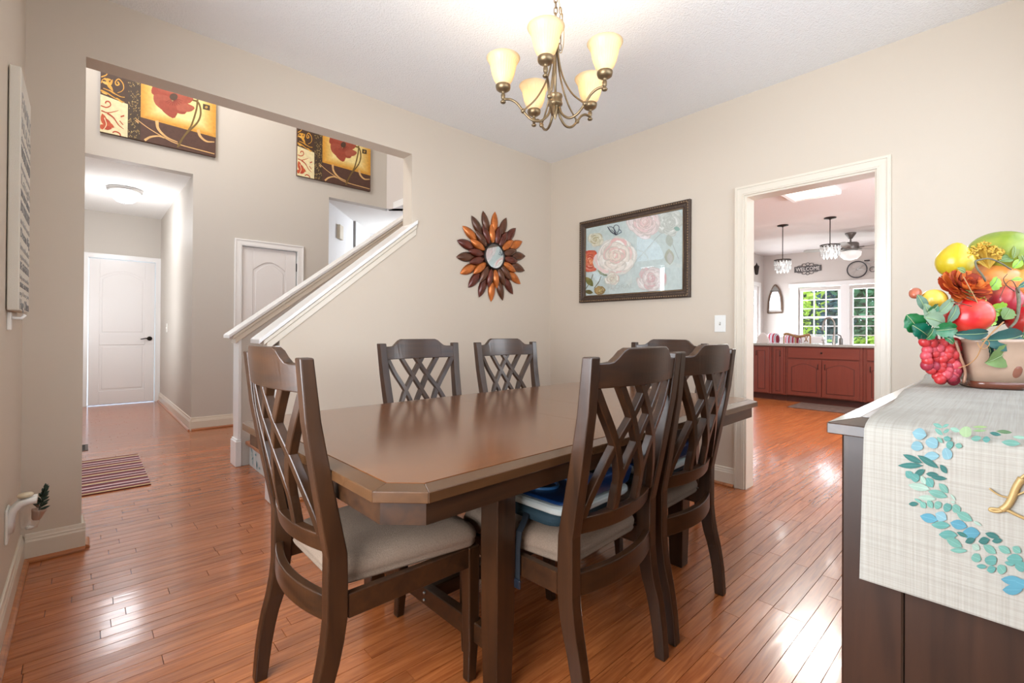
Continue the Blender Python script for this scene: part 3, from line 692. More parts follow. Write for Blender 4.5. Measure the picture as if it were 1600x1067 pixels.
booster(1.733, .856, math.radians(3), 'blue child booster seat seen through the lattice of the chair by the doorway')

# ------------------------------------------------------------------ sideboard
SX0, SX1, SYF, SYB, SZ = .975, 2.76, .231, -.262, .932
sb = empty('sideboard', (SX0, 0, 0), 0, 'dark brown wooden sideboard running towards the kitchen doorway', 'sideboard')
SL = SX1-SX0
def rect(i): return [(i, SYB+i), (SL-i, SYB+i), (SL-i, SYF-i), (i, SYF-i)]
ri, ro = rect(.042), rect(0)
m = MB(); m.prism([(x, y, SZ-.03) for x, y in rect(.0428)], (0, 0, .03)); m.build('top_panel', WSTOP, sb)
for i in range(4):
    j = (i+1) % 4; p, q, P, Q = ri[i], ri[j], ro[i], ro[j]; m = MB()
    m.add([(*p, SZ-.030), (*q, SZ-.030), (*Q, SZ-.030), (*P, SZ-.030), (*p, SZ-.0006), (*q, SZ-.0006), (*Q, SZ-.011), (*P, SZ-.011)],
          [(0,3,2,1), (4,5,6,7)[::-1], (0,1,5,4), (1,2,6,5), (2,3,7,6), (3,0,4,7)]); m.build('top_border', WSTOP, sb, bevel=.0015)
bx0, by0, by1 = .022, SYB+.02, SYF-.018
for (x, y) in ((bx0, by1-.085), (bx0, by0), (SL-bx0-.085, by1-.085), (SL-bx0-.085, by0)):
    m = MB(); m.box((x, y, .001), (x+.085, y+.085, SZ-.0305)); m.build('corner_post', WSIDE, sb, bevel=.003)
for x in (bx0+.006, SL-bx0-.024):
    m = MB(); m.box((x, by0+.0862, .10), (x+.018, by1-.0862, SZ-.031)); m.build('side_panel', WSIDE, sb)
m = MB(); m.box((bx0+.086, by0+.003, .10), (SL-bx0-.086, by0+.02, SZ-.031)); m.build('back_panel', WSIDE, sb)
m = MB(); m.box((bx0+.086, by0+.021, .10), (SL-bx0-.086, by1-.022, .13)); m.build('bottom_shelf', WSIDE, sb)
n_d = 4; x0 = bx0+.088; dw = (SL-2*x0)/n_d
for k in range(n_d):
    a, b = x0+k*dw+.002, x0+(k+1)*dw-.002
    d = MB(); d.box((a, by1-.021, .12), (b, by1-.003, .70)); o = d.build('door', WSIDE, sb, bevel=.002)
    p_ = MB(); p_.box((a+.06, by1-.003, .18), (b-.06, by1+.003, .64)); p_.build('raised_panel', WSIDE, o, bevel=.004)
    kx = b-.03 if k % 2 == 0 else a+.03
    h_ = MB(); h_.ball((kx, by1+.013, .5), .013, 12, 8); h_.build('knob', BRASS, o)
    d = MB(); d.box((a, by1-.021, .705), (b, by1-.003, SZ-.034)); o = d.build('drawer', WSIDE, sb, bevel=.002)
    h_ = MB(); h_.ball(((a+b)/2, by1+.013, .80), .013, 12, 8); h_.build('knob', BRASS, o)

# ------------------------------------------------------------------ table runner with printed wreath
def linen():
    m, nt, b = newmat('linen_slub_cloth'); tc = N(nt, 'ShaderNodeTexCoord')
    outs = []
    for sc_ in ((6, 420, 6), (6, 6, 420)):
        mp = N(nt, 'ShaderNodeMapping'); mp.inputs['Scale'].default_value = sc_; n = N(nt, 'ShaderNodeTexNoise'); n.inputs['Scale'].default_value = 1.0; n.inputs['Detail'].default_value = 2
        nt.links.new(tc.outputs['Object'], mp.inputs[0]); nt.links.new(mp.outputs[0], n.inputs['Vector']); outs.append(n)
    a = N(nt, 'ShaderNodeMath', operation='ADD'); nt.links.new(outs[0].outputs[0], a.inputs[0]); nt.links.new(outs[1].outputs[0], a.inputs[1])
    cr = N(nt, 'ShaderNodeValToRGB'); cr.color_ramp.elements[0].position = .38; cr.color_ramp.elements[1].position = .62
    cr.color_ramp.elements[0].color = (*lin((152, 146, 136)), 1); cr.color_ramp.elements[1].color = (*lin((166, 161, 152)), 1)
    hf = N(nt, 'ShaderNodeMath', operation='MULTIPLY'); hf.inputs[1].default_value = .5; nt.links.new(a.outputs[0], hf.inputs[0])
    nt.links.new(hf.outputs[0], cr.inputs[0]); nt.links.new(cr.outputs[0], b.inputs['Base Color']); b.inputs['Roughness'].default_value = .95
    u = N(nt, 'ShaderNodeBump'); u.inputs['Strength'].default_value = .35; u.inputs['Distance'].default_value = .002; nt.links.new(hf.outputs[0], u.inputs['Height']); nt.links.new(u.outputs[0], b.inputs['Normal'])
    return m
LINEN = linen()
RX = SX0-.006         # plane of the hanging end
ru = empty('table_runner', (0, 0, 0), 0, 'linen runner with a printed eucalyptus wreath draped over the sideboard end', 'table runner')
prof = [(2.42, SZ+.001)]+[(x, SZ+.0013+.0009*math.sin(x*37)) for x in [2.3-.06*i for i in range(21)]]+[(SX0+.045, SZ+.0015), (SX0+.02, SZ-.0015), (SX0+.002, SZ-.006), (RX, SZ-.012), (RX-.002, SZ-.022)]+[(RX-.0025, SZ-.022-.02*k-.02) for k in range(12)]+[(RX-.003, .667)]
yl0, yr0 = .175, -.20
ny = 30; vs_ = []; fs_ = []
for i, (x, z) in enumerate(prof):
    hang = z < SZ-.01
    for j in range(ny+1):
        t = j/ny; yl = yl0+(.006*max(0, (SZ-z))/.27 if hang else max(0, x-1.0)*.038+ (.006*math.sin(x*9) if x > 1.2 else 0))
        y = yl+(yr0-yl)*t
        ww = .0006*math.sin(t*9+z*6)*min(1, (SZ-z)/.1) if hang else 0
        vs_.append((x-abs(ww)-(.001 if hang else 0), y, z+(.0005*math.sin(y*55+x*8) if not hang and x < 2.3 and x > SX0+.05 else 0)))
for i in range(len(prof)-1):
    for j in range(ny): a = i*(ny+1)+j; fs_.append((a, a+1, a+ny+2, a+ny+1))
m = MB(); m.add(vs_, fs_, 0, True); o = m.build('cloth', LINEN, ru)
sm = o.modifiers.new('thick', 'SOLIDIFY'); sm.thickness = .0012; sm.offset = 0
# wreath print : pixel sketch turned into positions on the hanging cloth
def onrun(cx, cy): p = onx(1370+cx/3.139, 640+cy/3.139, RX-.004); return (yl0+.006-p.y, p.z)
TEAL = (92, 150, 142); DK = (52, 108, 102); LG = (140, 178, 160); BL = (128, 168, 178); BL2 = (84, 144, 162); MG = (110, 160, 146); GY = (160, 184, 168)
LV = [(300,78,52,20,.4,MG),(305,108,52,20,.7,MG),(338,78,36,14,-.4,MG),(342,104,36,16,-.5,MG),(384,98,52,22,.3,LG),(437,108,54,60,1.57,(160,184,140)),(506,84,76,12,0,(140,164,110)),
      (504,102,70,12,0,(130,160,110)),(488,140,54,26,-.1,MG),(538,145,40,30,0,TEAL),(582,118,60,18,.2,DK),(625,108,80,18,.1,(90,120,84)),(658,162,96,30,.1,MG),(700,135,70,16,.1,LG),
      (210,118,72,56,.2,BL),(272,162,64,54,.4,BL),(198,178,58,48,.1,BL),(270,226,76,42,0,BL),(345,216,60,50,1.2,BL),(310,148,40,18,.8,MG),(346,142,40,26,.2,TEAL),(358,172,34,40,.5,TEAL),(402,176,36,26,.2,MG),
      (176,240,104,28,.42,DK),(166,273,124,28,0,DK),(252,254,122,30,.55,DK),(328,290,54,26,.9,DK),(210,308,62,30,-.5,DK),(272,316,62,24,.1,DK),(306,334,78,22,.1,DK),
      (160,318,50,36,.8,TEAL),(188,332,48,40,.6,TEAL),(260,356,56,40,1.0,TEAL),(228,344,50,24,1.1,GY),(208,378,110,36,.2,GY),(328,384,66,32,.8,MG),(300,412,100,36,.3,MG),(248,432,90,28,.1,GY),(374,428,40,12,.9,GY),
      (180,461,46,22,0,DK),(206,446,50,14,.5,MG),(228,466,40,28,.9,MG),(262,462,46,28,1.0,MG),(300,466,36,40,.5,MG),(346,478,40,44,.5,TEAL),(390,484,46,40,.7,MG),(374,452,26,12,.2,GY),
      (256,530,90,44,.25,BL2),(316,522,64,48,.5,BL),(314,564,94,36,.05,TEAL),(402,562,86,46,.25,BL2),(430,522,90,40,.5,MG),(494,556,48,14,.5,GY),(462,604,90,60,0,BL2),(420,610,60,20,.4,DK),(458,640,52,30,-.3,DK),
      (350,612,92,44,.05,TEAL),(380,650,90,40,.5,MG),(402,688,86,24,.05,MG),(486,672,46,32,.6,GY),(526,640,56,36,-.2,DK),(566,614,72,28,.3,DK),(590,640,52,26,-.1,DK),(554,682,76,36,.6,MG),(488,724,48,44,.4,MG),
      (560,736,60,50,0,TEAL),(514,766,52,22,.1,TEAL),(562,780,46,36,-.2,TEAL),(612,780,48,46,.9,MG),(626,684,70,34,.5,MG),(686,684,50,34,.6,MG),(676,730,80,50,.1,TEAL),(650,752,50,20,.3,TEAL),(705,765,60,50,.5,TEAL),
      (664,834,112,44,.1,BL2),(666,880,100,50,0,BL2),(706,850,60,50,.4,BL2),(760,820,80,46,.4,TEAL),(800,880,90,50,.2,BL2),(770,770,80,40,.3,MG)]
sh = []
for cx, cy, ln, wd_, rot, c in LV:
    pts = leafp(cx, cy, ln, wd_*1.05, rot, 6) if wd_ < .8*ln else ell(cx, cy, ln/2, wd_/2, rot, 14, .05, int(cx))
    sh.append(([onrun(a, b) for a, b in pts][::-1], c))
    sh.append(([onrun(a, b) for a, b in stroke([(cx-ln*.42*math.cos(rot), cy-ln*.42*math.sin(rot)), (cx, cy), (cx+ln*.42*math.cos(rot), cy+ln*.42*math.sin(rot))], 1.6, 2)][::-1], tuple(min(255, v+26) for v in c)))
# the half of the wreath beyond the frame, mirrored about the cloth centre
cxm = (yl0+.006-yr0)/2
sh += [([(2*cxm-a, b) for a, b in pts][::-1], c) for pts, c in sh if max(a for a, b in pts) < cxm]
paint('wreath_print', (RX-.0056, yl0+.006, 0), (0, -1, 0), (0, 0, 1), [(p_, tuple(v*.87 for v in c_)) for p_, c_ in sh], PRINTC, ru, step=.000006, off=.0001)
GOLD = plain('gold_embroidery', (172, 142, 92), .5, metal=.3)
m = MB()
def gpath(P_, r): m.tube([tuple(onx(1370+a/3.139, 640+b/3.139, RX-.0075)) for a, b in [(p.x, p.y) for p in bez([(a, b, 0) for a, b in P_], 5)]], r, 6)
gpath([(770,330),(745,318),(718,328),(690,362),(672,410),(652,458),(622,490),(590,500),(558,494),(560,486),(600,489),(640,494),(690,518),(760,545),(800,530)], .0022)
gpath([(712,336),(684,380),(664,430),(640,470),(612,492)], .0042)
gpath([(552,386),(575,404),(612,424),(660,428),(722,404),(770,380)], .0012)
m.build('monogram', GOLD, ru)

# ------------------------------------------------------------------ fruit and flower arrangement
AD = 1.315; APX = FPX/AD
pc = onz(1548, 603, SZ+.006)
fa = empty('fruit_arrangement', (0, 0, 0), 0, 'artificial fruit and flower arrangement in a tan ceramic pot on the sideboard', 'arrangement')
def W(u, v_, d=0): return ond(u, v_, AD+d)
def col(c, r=.35, n=.08, sc_=18, coat=.1, nm='fruit_skin'): return plain(nm, c, r, coat=coat, noise=n, nscale=sc_)
POT = plain('pot_ceramic_tan', (178, 148, 126), .22, coat=.5, noise=.16, nscale=9); RUST = plain('pot_band_rust', (112, 62, 44), .25, coat=.5)
pb = Vector((pc.x, pc.y, SZ+.004))
px_ang = math.radians(20)
def sq(r_, z, n=32, k=4.0):
    out = []
    for i in range(n):
        a = 2*PI*i/n; ca, sa = math.cos(a), math.sin(a); q = (abs(ca)**k+abs(sa)**k)**(-1/k)
        x, y = r_*q*ca, r_*q*sa*.85; out.append((pb.x+x*math.cos(px_ang)-y*math.sin(px_ang), pb.y+x*math.sin(px_ang)+y*math.cos(px_ang), pb.z+z))
    return out
m = MB(); m.loft([sq(r_, z) for r_, z in ((.066, 0), (.069, .008), (.071, .018))], smooth=True); pot = m.build('flower_pot', [POT, RUST], fa)
for p in pot.data.polygons: p.material_index = 1
m = MB(); m.loft([sq(r_, z) for r_, z in ((.071, .0181), (.078, .05), (.084, .09), (.088, .118), (.093, .122), (.094, .130), (.086, .132))], smooth=True); m.build('pot_wall', POT, fa)
m = MB(); cpt = W(1584, 576, -.104); m.ball(tuple(cpt), .026, 18, 10, sc3=(.35, .62, 1.0)); m.build('pot_medallion', plain('pot_medallion_red', (134, 82, 64), .25, coat=.5), fa)
m = MB(); m.tube(bez([W(1493, 532, -.06), W(1500, 556, -.063), (W(1508, 580, -.063)), W(1506, 598, -.06)], 5), .0035, 6); m.build('pot_corner_rib', plain('rib_brown', (160, 118, 94), .3, coat=.4), fa)
def apple_fn(d): return 1-.18*math.exp(-((1-d.z)/.05))-.10*math.exp(-((1+d.z)/.04))+.03*d.z
def fruit(name, u, v_, rpx, c, d=0, tilt=(0, 0), sc3=(1, 1, 1), fn=None, stem=True, rough=.32, c2=None):
    r_ = rpx/APX*(1+d/AD); p = W(u, v_, d)
    e_ = MB(); e_.ball((0, 0, 0), r_, 24, 16, sc3=sc3, fn=fn)
    if c2:
        mt, nt, b = newmat(name+'_skin'); tc = N(nt, 'ShaderNodeTexCoord'); n = N(nt, 'ShaderNodeTexNoise'); n.inputs['Scale'].default_value = 14; n.inputs['Detail'].default_value = 3
        cr = N(nt, 'ShaderNodeValToRGB'); cr.color_ramp.elements[0].position = .38; cr.color_ramp.elements[1].position = .62; cr.color_ramp.elements[0].color = (*lin(c), 1); cr.color_ramp.elements[1].color = (*lin(c2), 1)
        nt.links.new(tc.outputs['Object'], n.inputs['Vector']); nt.links.new(n.outputs[0], cr.inputs[0]); nt.links.new(cr.outputs[0], b.inputs['Base Color']); b.inputs['Roughness'].default_value = rough; b.inputs['Coat Weight'].default_value = .2
    else: mt = plain(name+'_skin', c, rough, coat=.15, noise=.07, nscale=16)
    o = e_.build(name, mt, fa, loc=p); o.rotation_euler = (tilt[0], tilt[1], 0)
    if stem:
        s_ = MB(); s_.tube([(0, 0, r_*.75*sc3[2]), (.001, .001, r_*.98*sc3[2]), (.004, .002, r_*1.15*sc3[2])], .0015, 6); s_.build('stem', plain('stem_brown', (80, 60, 36), .6), o)
    return o
fruit('green_apple', 1563, 398, 40, (122, 140, 36), .03, (0, .25), (1.05, 1.05, .86), apple_fn, c2=(158, 164, 56))
fruit('lemon', 1492, 409, 24, (200, 170, 26), .0, (.1, -.2), (1, 1, 1.02), lambda d: 1+.22*max(0, d.z)**10, stem=False, c2=(186, 164, 36))
fruit('orange', 1544, 440, 38, (236, 150, 72), .045, (0, 0), (1, 1, .92), None, False, c2=(232, 128, 60))
fruit('orange', 1592, 449, 42, (240, 160, 84), .03, (0, 0), (1, 1, .86), None, False, c2=(236, 146, 76))
fruit('red_apple', 1514, 495, 31, (200, 30, 34), -.055, (-.6, -.5), (1, 1, .92), apple_fn, c2=(216, 74, 50))
fruit('red_apple', 1567, 470, 24, (208, 92, 80), -.02, (-.3, .2), (1, 1, .95), apple_fn, c2=(186, 40, 60))
fruit('red_apple', 1604, 500, 24, (196, 30, 36), -.04, (-.3, .2), (1, 1, .95), apple_fn, c2=(210, 60, 50))
fruit('yellow_plum', 1459, 469, 17, (230, 196, 80), -.02, (0, 0), (1, 1, 1.0), None, False, c2=(226, 180, 60))
fruit('flower_bud', 1430, 458, 10, (176, 96, 70), -.01, (0, 1.2), (.8, .8, 1.3), None, False)
fruit('rose_hip', 1598, 381, 9, (206, 110, 80), -.03, (0, .6), (1, 1, 1.2), None, False)
m = MB()   # filling moss ball inside, keeps the pieces together
m.ball(tuple(W(1538, 480, .04)), .075, 20, 14, sc3=(1.1, 1.1, .75), fn=lambda d: 1+.06*math.sin(9*d.x+4*d.z)*math.cos(11*d.y)); m.build('moss_core', plain('moss_dark_green', (40, 52, 26), .95, noise=.3, nscale=60, bump=.8, bscale=120), fa)
# chrysanthemum
def petal_mesh(L, Wd, cup, n=5):
    vs = []; 
    for i in range(n+1):
        t = i/n; wv = Wd/2*math.sin(PI*min(1, t*.74+.12))**.6; zc = cup*t*t*L
        vs += [(t*L, -wv, zc+.25*wv), (t*L, 0, zc), (t*L, wv, zc+.25*wv)]
    fs = [];
    for i in range(n): a = i*3; fs += [(a, a+1, a+4, a+3), (a+1, a+2, a+5, a+4)]
    return vs, fs
fc = empty('chrysanthemum'); fc.parent = fa; fc.location = W(1503, 452, -.035)
MUM = [plain('mum_petal_rust', (190, 72, 28), .7), plain('mum_petal_orange', (222, 116, 44), .7), plain('mum_petal_dark', (150, 52, 24), .7)]
rr = random.Random(5)
for ring, (cnt, el, L, Wd) in enumerate(((9, 1.3, .020, .015), (12, .95, .027, .018), (15, .62, .034, .020), (17, .3, .039, .021), (17, 0, .041, .022), (15, -.3, .039, .022))):
    vs, fs = petal_mesh(L, Wd, .35)
    for i in range(cnt):
        a = 2*PI*i/cnt+ring*.4+rr.uniform(-.1, .1); e_ = el+rr.uniform(-.1, .1)
        m = MB(); m.T = Matrix.Rotation(.9, 4, Vector((.736, -.677, 0))) @ Matrix.Diagonal((1.3, 1.3, 1.1, 1)) @ Matrix.Rotation(a, 4, 'Z') @ Matrix.Rotation(-e_, 4, 'Y') @ Matrix.Translation((.004, 0, 0))
        m.add(vs, fs, 0, True); m.build('petal', MUM[rr.choice((0, 0, 1, 2, 1))], fc, fix=False)
# cockscomb : crinkled fan
m = MB(); p = W(1536, 396, -.02); vs = []; fs = []; nu, nv_ = 60, 7
base = W(1546, 420, -.01)
for i in range(nu+1):
    a = i/nu; tip = W(1508+58*a, 402-14*math.sin(PI*a)-6*a, -.03+.01*math.sin(a*9)); 
    for j in range(nv_+1):
        t = j/nv_; q = base.lerp(tip, t); wv = .008*t*t
        q = q+Rv*(wv*math.sin(a*46+t*2))-Fv*(wv*1.4*math.cos(a*58+t*3))+Uv*(wv*.8*math.sin(a*71)); vs.append(tuple(q))
for i in range(nu):
    for j in range(nv_): a = i*(nv_+1)+j; fs.append((a, a+1, a+nv_+2, a+nv_+1))
m.add(vs, fs, 0, True)
for k in range(90):
    a = rr.random(); tip = W(1508+58*a+rr.uniform(-3, 3), 404-14*math.sin(PI*a)-6*a+rr.uniform(-9, 8), -.035+rr.uniform(-.006, .006))
    m.tube([tuple(tip+Vector((rr.uniform(-.004, .004), rr.uniform(-.004, .004), rr.uniform(-.003, .003)))) for _ in range(5)], .0022, 5)
m.build('cockscomb_flower', plain('cockscomb_ochre', (206, 164, 62), .8, noise=.12, nscale=60), fa)
# leaves
def leaf3(name, u, v_, lpx, wpx, rot, c, d=-.07, bend=.25, tw=0, vein=True, shape='leaf'):
    L, Wd = lpx/APX, wpx/APX; n = 8; vs = []
    for i in range(n+1):
        t = i/n; wv = Wd/2*(math.sin(PI*min(1, t*.93+.035))**.75 if shape == 'leaf' else math.sin(PI*(t*.96+.02))**.5*(1+.12*math.cos(t*20)))
        for j in (-1, -.5, 0, .5, 1):
            z = -bend*L*(t-.5)**2*4*.5+.12*Wd*abs(j)-(.02*Wd if j == 0 else 0)+.03*Wd*math.sin(t*22)*abs(j); vs.append(((t-.5)*L, j*wv, z))
    fs = [(i*5+j, i*5+j+1, i*5+6+j, i*5+5+j) for i in range(n) for j in range(4)]
    m = MB(); c_, s_ = math.cos(rot), math.sin(rot); ax = Rv*c_+Uv*s_; ay = -Rv*s_+Uv*c_; az = -Fv
    Rm = Matrix((ax, ay, az)).transposed().to_4x4() @ Matrix.Rotation(tw, 4, 'X'); m.T = Matrix.Translation(W(u, v_, d)) @ Rm
    m.add(vs, fs, 0, True); o = m.build(name, c, fa, fix=False)
    if vein:
        m2 = MB(); m2.T = m.T; m2.tube([((t-.5)*L, 0, -bend*L*(t-.5)**2*2+.001) for t in (0, .25, .5, .75, 1)], .0009, 5); m2.build('midrib', VEIN, o)
    return o
VEIN = plain('leaf_vein', (150, 170, 120), .6)
SAGE = plain('sage_leaf', (96, 122, 102), .7, noise=.15, nscale=30); SAGE2 = plain('sage_leaf_pale', (122, 142, 114), .7, noise=.15, nscale=30)
EMER = plain('emerald_leaf', (26, 104, 54), .3, coat=.4, noise=.3, nscale=50); EMER2 = plain('teal_leaf', (16, 92, 70), .3, coat=.4, noise=.25, nscale=50)
DTEAL = plain('dark_teal_leaf', (44, 88, 82), .6, noise=.15, nscale=25); LIME = plain('lime_leaf', (146, 186, 52), .45, noise=.2, nscale=40); LIGHTG = plain('soft_green_leaf', (112, 136, 78), .6, noise=.15, nscale=25)
OLIVE = plain('olive_leaf', (122, 134, 66), .6, noise=.15, nscale=25)
for a in [('leaf', 1441, 473, 26, 13, -1.1, SAGE, -.06), ('leaf', 1452, 492, 34, 18, -1.3, SAGE2, -.08), ('leaf', 1477, 480, 38, 15, .75, SAGE2, -.075), ('leaf', 1490, 490, 30, 14, 1.1, SAGE, -.08), ('leaf', 1462, 500, 30, 24, -.3, SAGE2, -.085),
          ('ivy_leaf', 1428, 505, 30, 30, 2.2, EMER, -.06), ('ivy_leaf', 1440, 517, 28, 24, -.6, EMER2, -.07), ('ivy_leaf', 1479, 515, 36, 22, .1, EMER, -.09), ('ivy_leaf', 1455, 521, 20, 18, 1.0, EMER, -.09), ('ivy_leaf', 1458, 484, 22, 18, .6, EMER, -.08), ('ivy_leaf', 1483, 530, 20, 14, -.6, EMER, -.09),
          ('leaf', 1524, 522, 46, 17, .05, DTEAL, -.10), ('leaf', 1503, 521, 22, 10, .1, DTEAL, -.09), ('broad_leaf', 1572, 530, 56, 34, .12, DTEAL, -.11), ('broad_leaf', 1564, 556, 42, 34, .55, LIGHTG, -.105), ('broad_leaf', 1547, 548, 24, 14, -1.4, DTEAL, -.10),
          ('ivy_leaf', 1554, 443, 22, 20, .9, LIME, -.04), ('ivy_leaf', 1560, 483, 32, 20, .2, LIME, -.08), ('ivy_leaf', 1547, 499, 24, 18, -.3, LIME, -.09), ('ivy_leaf', 1574, 490, 18, 18, 1.0, LIGHTG, -.085), ('ivy_leaf', 1540, 508, 14, 10, .4, LIME, -.09), ('ivy_leaf', 1534, 470, 18, 12, .3, LIME, -.07), ('leaf', 1503, 422, 14, 9, -.5, OLIVE, -.05),
          ('leaf', 1574, 404, 22, 13, .2, LIGHTG, -.03), ('leaf', 1586, 393, 20, 10, 1.4, OLIVE, -.04), ('leaf', 1590, 412, 18, 12, .8, LIME, -.04), ('leaf', 1598, 402, 18, 12, 2.0, OLIVE, -.04), ('leaf', 1590, 436, 16, 7, .1, LIME, -.05), ('leaf', 1599, 444, 16, 9, .6, EMER2, -.05), ('leaf', 1516, 458, 22, 7, -.3, OLIVE, -.06),
          ('leaf', 1606, 470, 24, 16, 1.2, LIGHTG, -.05), ('leaf', 1612, 540, 34, 20, -.4, DTEAL, -.07), ('leaf', 1600, 522, 22, 14, 1.3, EMER, -.08), ('leaf', 1620, 420, 30, 20, .4, OLIVE, -.02)]:
    nm, u, v_, l, w_, rt, mt, d = a; leaf3(nm, u, v_, l, w_, rt, mt, d, tw=rr.uniform(-.4, .4), shape='leaf' if nm != 'ivy_leaf' else 'ivy')
TWIG = plain('twig_brown', (88, 66, 46), .8, noise=.2, nscale=80); TWG = plain('twig_grey', (110, 104, 84), .8, noise=.25, nscale=120); TWL = plain('vine_tan', (168, 122, 78), .7)
def twig(P_, r_, mt): m = MB(); pts = bez([W(u, v_, d) for u, v_, d in P_], 5); n_ = len(pts); m.tube(pts, [r_*(1-.4*i/n_) for i in range(n_)], 6); m.build('twig', mt, fa)
twig([(1543, 446, -.05), (1535, 430, -.06), (1527, 420, -.06), (1524, 409, -.06), (1530, 406, -.06), (1545, 404, -.06), (1562, 410, -.055), (1580, 421, -.04)], .003, TWG)
twig([(1485, 470, -.07), (1505, 475, -.09), (1525, 480, -.09), (1545, 481, -.09)], .0013, TWIG)
twig([(1510, 464, -.08), (1530, 473, -.09), (1548, 483, -.095), (1560, 488, -.095)], .0014, TWIG)
twig([(1505, 432, -.07), (1515, 450, -.08), (1526, 470, -.09), (1537, 497, -.10)], .0013, TWL)
twig([(1568, 503, -.11), (1550, 520, -.12), (1536, 537, -.12), (1526, 558, -.11), (1512, 570, -.095), (1497, 575, -.085)], .0018, TWL)
twig([(1585, 455, -.07), (1573, 446, -.07), (1568, 436, -.07), (1574, 428, -.07)], .0013, TWIG)
twig([(1592, 458, -.07), (1583, 440, -.07), (1575, 440, -.07), (1568, 452, -.07), (1562, 466, -.07)], .0011, TWIG)
twig([(1590, 450, -.06), (1592, 475, -.08), (1588, 500, -.09), (1578, 512, -.10)], .0045, TWG)
twig([(1527, 535, -.11), (1532, 544, -.12), (1541, 544, -.12), (1546, 536, -.12), (1540, 530, -.12), (1532, 532, -.12)], .0012, TWL)
# grapes
gc = empty('grape_cluster'); gc.parent = fa; gc.location = (0, 0, 0)
GR = [plain('grape_red', (186, 44, 46), .45, coat=.15), plain('grape_pink', (196, 70, 80), .45, coat=.15), plain('grape_wine', (156, 40, 58), .45, coat=.15)]
m = MB(); m.ball((0, 0, 0), 1, 14, 10, sc3=(1, 1, 1.12)); gme = None
k = 0
for row, (v_, x0_, x1_, n_) in enumerate(((528, 1444, 1456, 1), (536, 1443, 1486, 4), (545, 1447, 1489, 5), (554, 1447, 1490, 5), (562, 1450, 1492, 5), (570, 1449, 1492, 5), (578, 1455, 1492, 4), (585, 1464, 1490, 3), (592, 1468, 1486, 2))):
    for dd in (-.05, -.025):
        for i in range(n_):
            u = x0_+(x1_-x0_)*(i/(n_-1) if n_ > 1 else .5)+rr.uniform(-2, 2)+(4 if dd > -.04 else 0); r_ = rr.uniform(6.6, 8.0)/APX
            loc = W(u, v_+rr.uniform(-2, 2), dd+rr.uniform(-.005, .005)); loc.z = max(loc.z, SZ+.014)
            mt = GR[rr.choice((0, 0, 1, 2))]
            m = MB(); m.ball((0, 0, 0), r_, 12, 8, sc3=(1, 1, 1.1)); o = m.build('grape', mt, gc, loc=loc); o.rotation_euler = (rr.uniform(-.5, .5), rr.uniform(-.5, .5), 0); k += 1
m = MB(); m.tube(bez([W(1470, 515, -.04), W(1472, 540, -.035), W(1474, 575, -.035)], 5), .002, 6); m.build('grape_stalk', TWIG, gc)

# ------------------------------------------------------------------ chandelier
CX, CY, CZ = 1.59, 1.444, 2.205
ch = empty('chandelier', (CX, CY, 0), 0, 'antique brass five light chandelier with ribbed glass shades over the table', 'chandelier')
SHADE = shademat('amber_white_glass', (238, 218, 180), .38)
def ribbed(a, j): return .018*math.cos(a*40)
BULB = emit('warm_bulb', (255, 228, 180), 2.5)
for k in range(5):
    a = 3.712+2*PI*k/5; ca, sa = math.cos(a), math.sin(a)
    def Pr(r_, z): return (r_*ca, r_*sa, z)
    R_ = .24
    arm = bez([Pr(.02, 2.115), Pr(.035, 2.075), Pr(.07, 2.048), Pr(.11, 2.055), Pr(.145, 2.088), Pr(.175, 2.125), Pr(.205, 2.142), Pr(.235, 2.143)], 6)
    m = MB(); m.tube(arm, .0058, 8); m.build('arm', BRASS, ch)
    rod = bez([Pr(.012, 2.44), Pr(.016, 2.34), Pr(.040, 2.24), (.085*ca, .085*sa, 2.155), Pr(.148, 2.092)], 7)
    m = MB(); m.tube(rod, .0042, 8); m.build('scroll_rod', BRASS, ch)
    m = MB(); m.T = Matrix.Translation(Pr(.148, 2.092)); m.ball((0, 0, 0), .011, 12, 8); m.build('joint_collar', BRASS, ch)
    m = MB(); m.lathe([(0, -.052), (.010, -.05), (.013, -.044), (.008, -.038), (.005, -.034), (.009, -.028), (.010, -.012), (.007, -.008), (.009, .0), (.020, .004), (.031, .012), (.034, .022), (.034, .03), (.028, .031), (.010, .032)], c=(R_*ca, R_*sa, CZ-.03), n=20); m.build('candle_cup', BRASS, ch)
    m = MB(); m.lathe([(.026, .008), (.040, .028), (.050, .055), (.056, .082), (.060, .104), (.069, .116), (.077, .130), (.075, .1305), (.066, .118), (.057, .106), (.053, .082), (.047, .055), (.037, .028), (.023, .010)], c=(R_*ca, R_*sa, CZ-.005), n=120, wob=lambda aa, j: .022*math.cos(aa*30) if 0 < j < 5 else 0)
    s_ = m.build('glass_shade', SHADE, ch)
    m = MB(); m.ball((R_*ca, R_*sa, CZ+.055), .015, 12, 8, sc3=(1, 1, 1.4)); m.build('bulb', BULB, s_)
    pl = point('chandelier_bulb_light', (CX+R_*ca, CY+R_*sa, CZ+.075), 2.1, WARM, .02)
m = MB(); m.lathe([(0, 2.055), (.004, 2.062), (.008, 2.075), (.014, 2.09), (.020, 2.105), (.016, 2.112), (.022, 2.118), (.033, 2.124), (.034, 2.130), (.031, 2.134), (.031, 2.158), (.034, 2.162), (.033, 2.168), (.016, 2.172), (.008, 2.18)], n=24); m.build('hub', BRASS, ch)
m = MB(); m.tube([(0, 0, 2.18), (0, 0, 2.44)], .006, 10); m.build('centre_rod', BRASS, ch)
m = MB(); m.lathe([(.008, 2.425), (.02, 2.43), (.024, 2.438), (.02, 2.448), (.009, 2.456), (.006, 2.47), (0, 2.472)], n=18); m.build('top_cap', BRASS, ch)
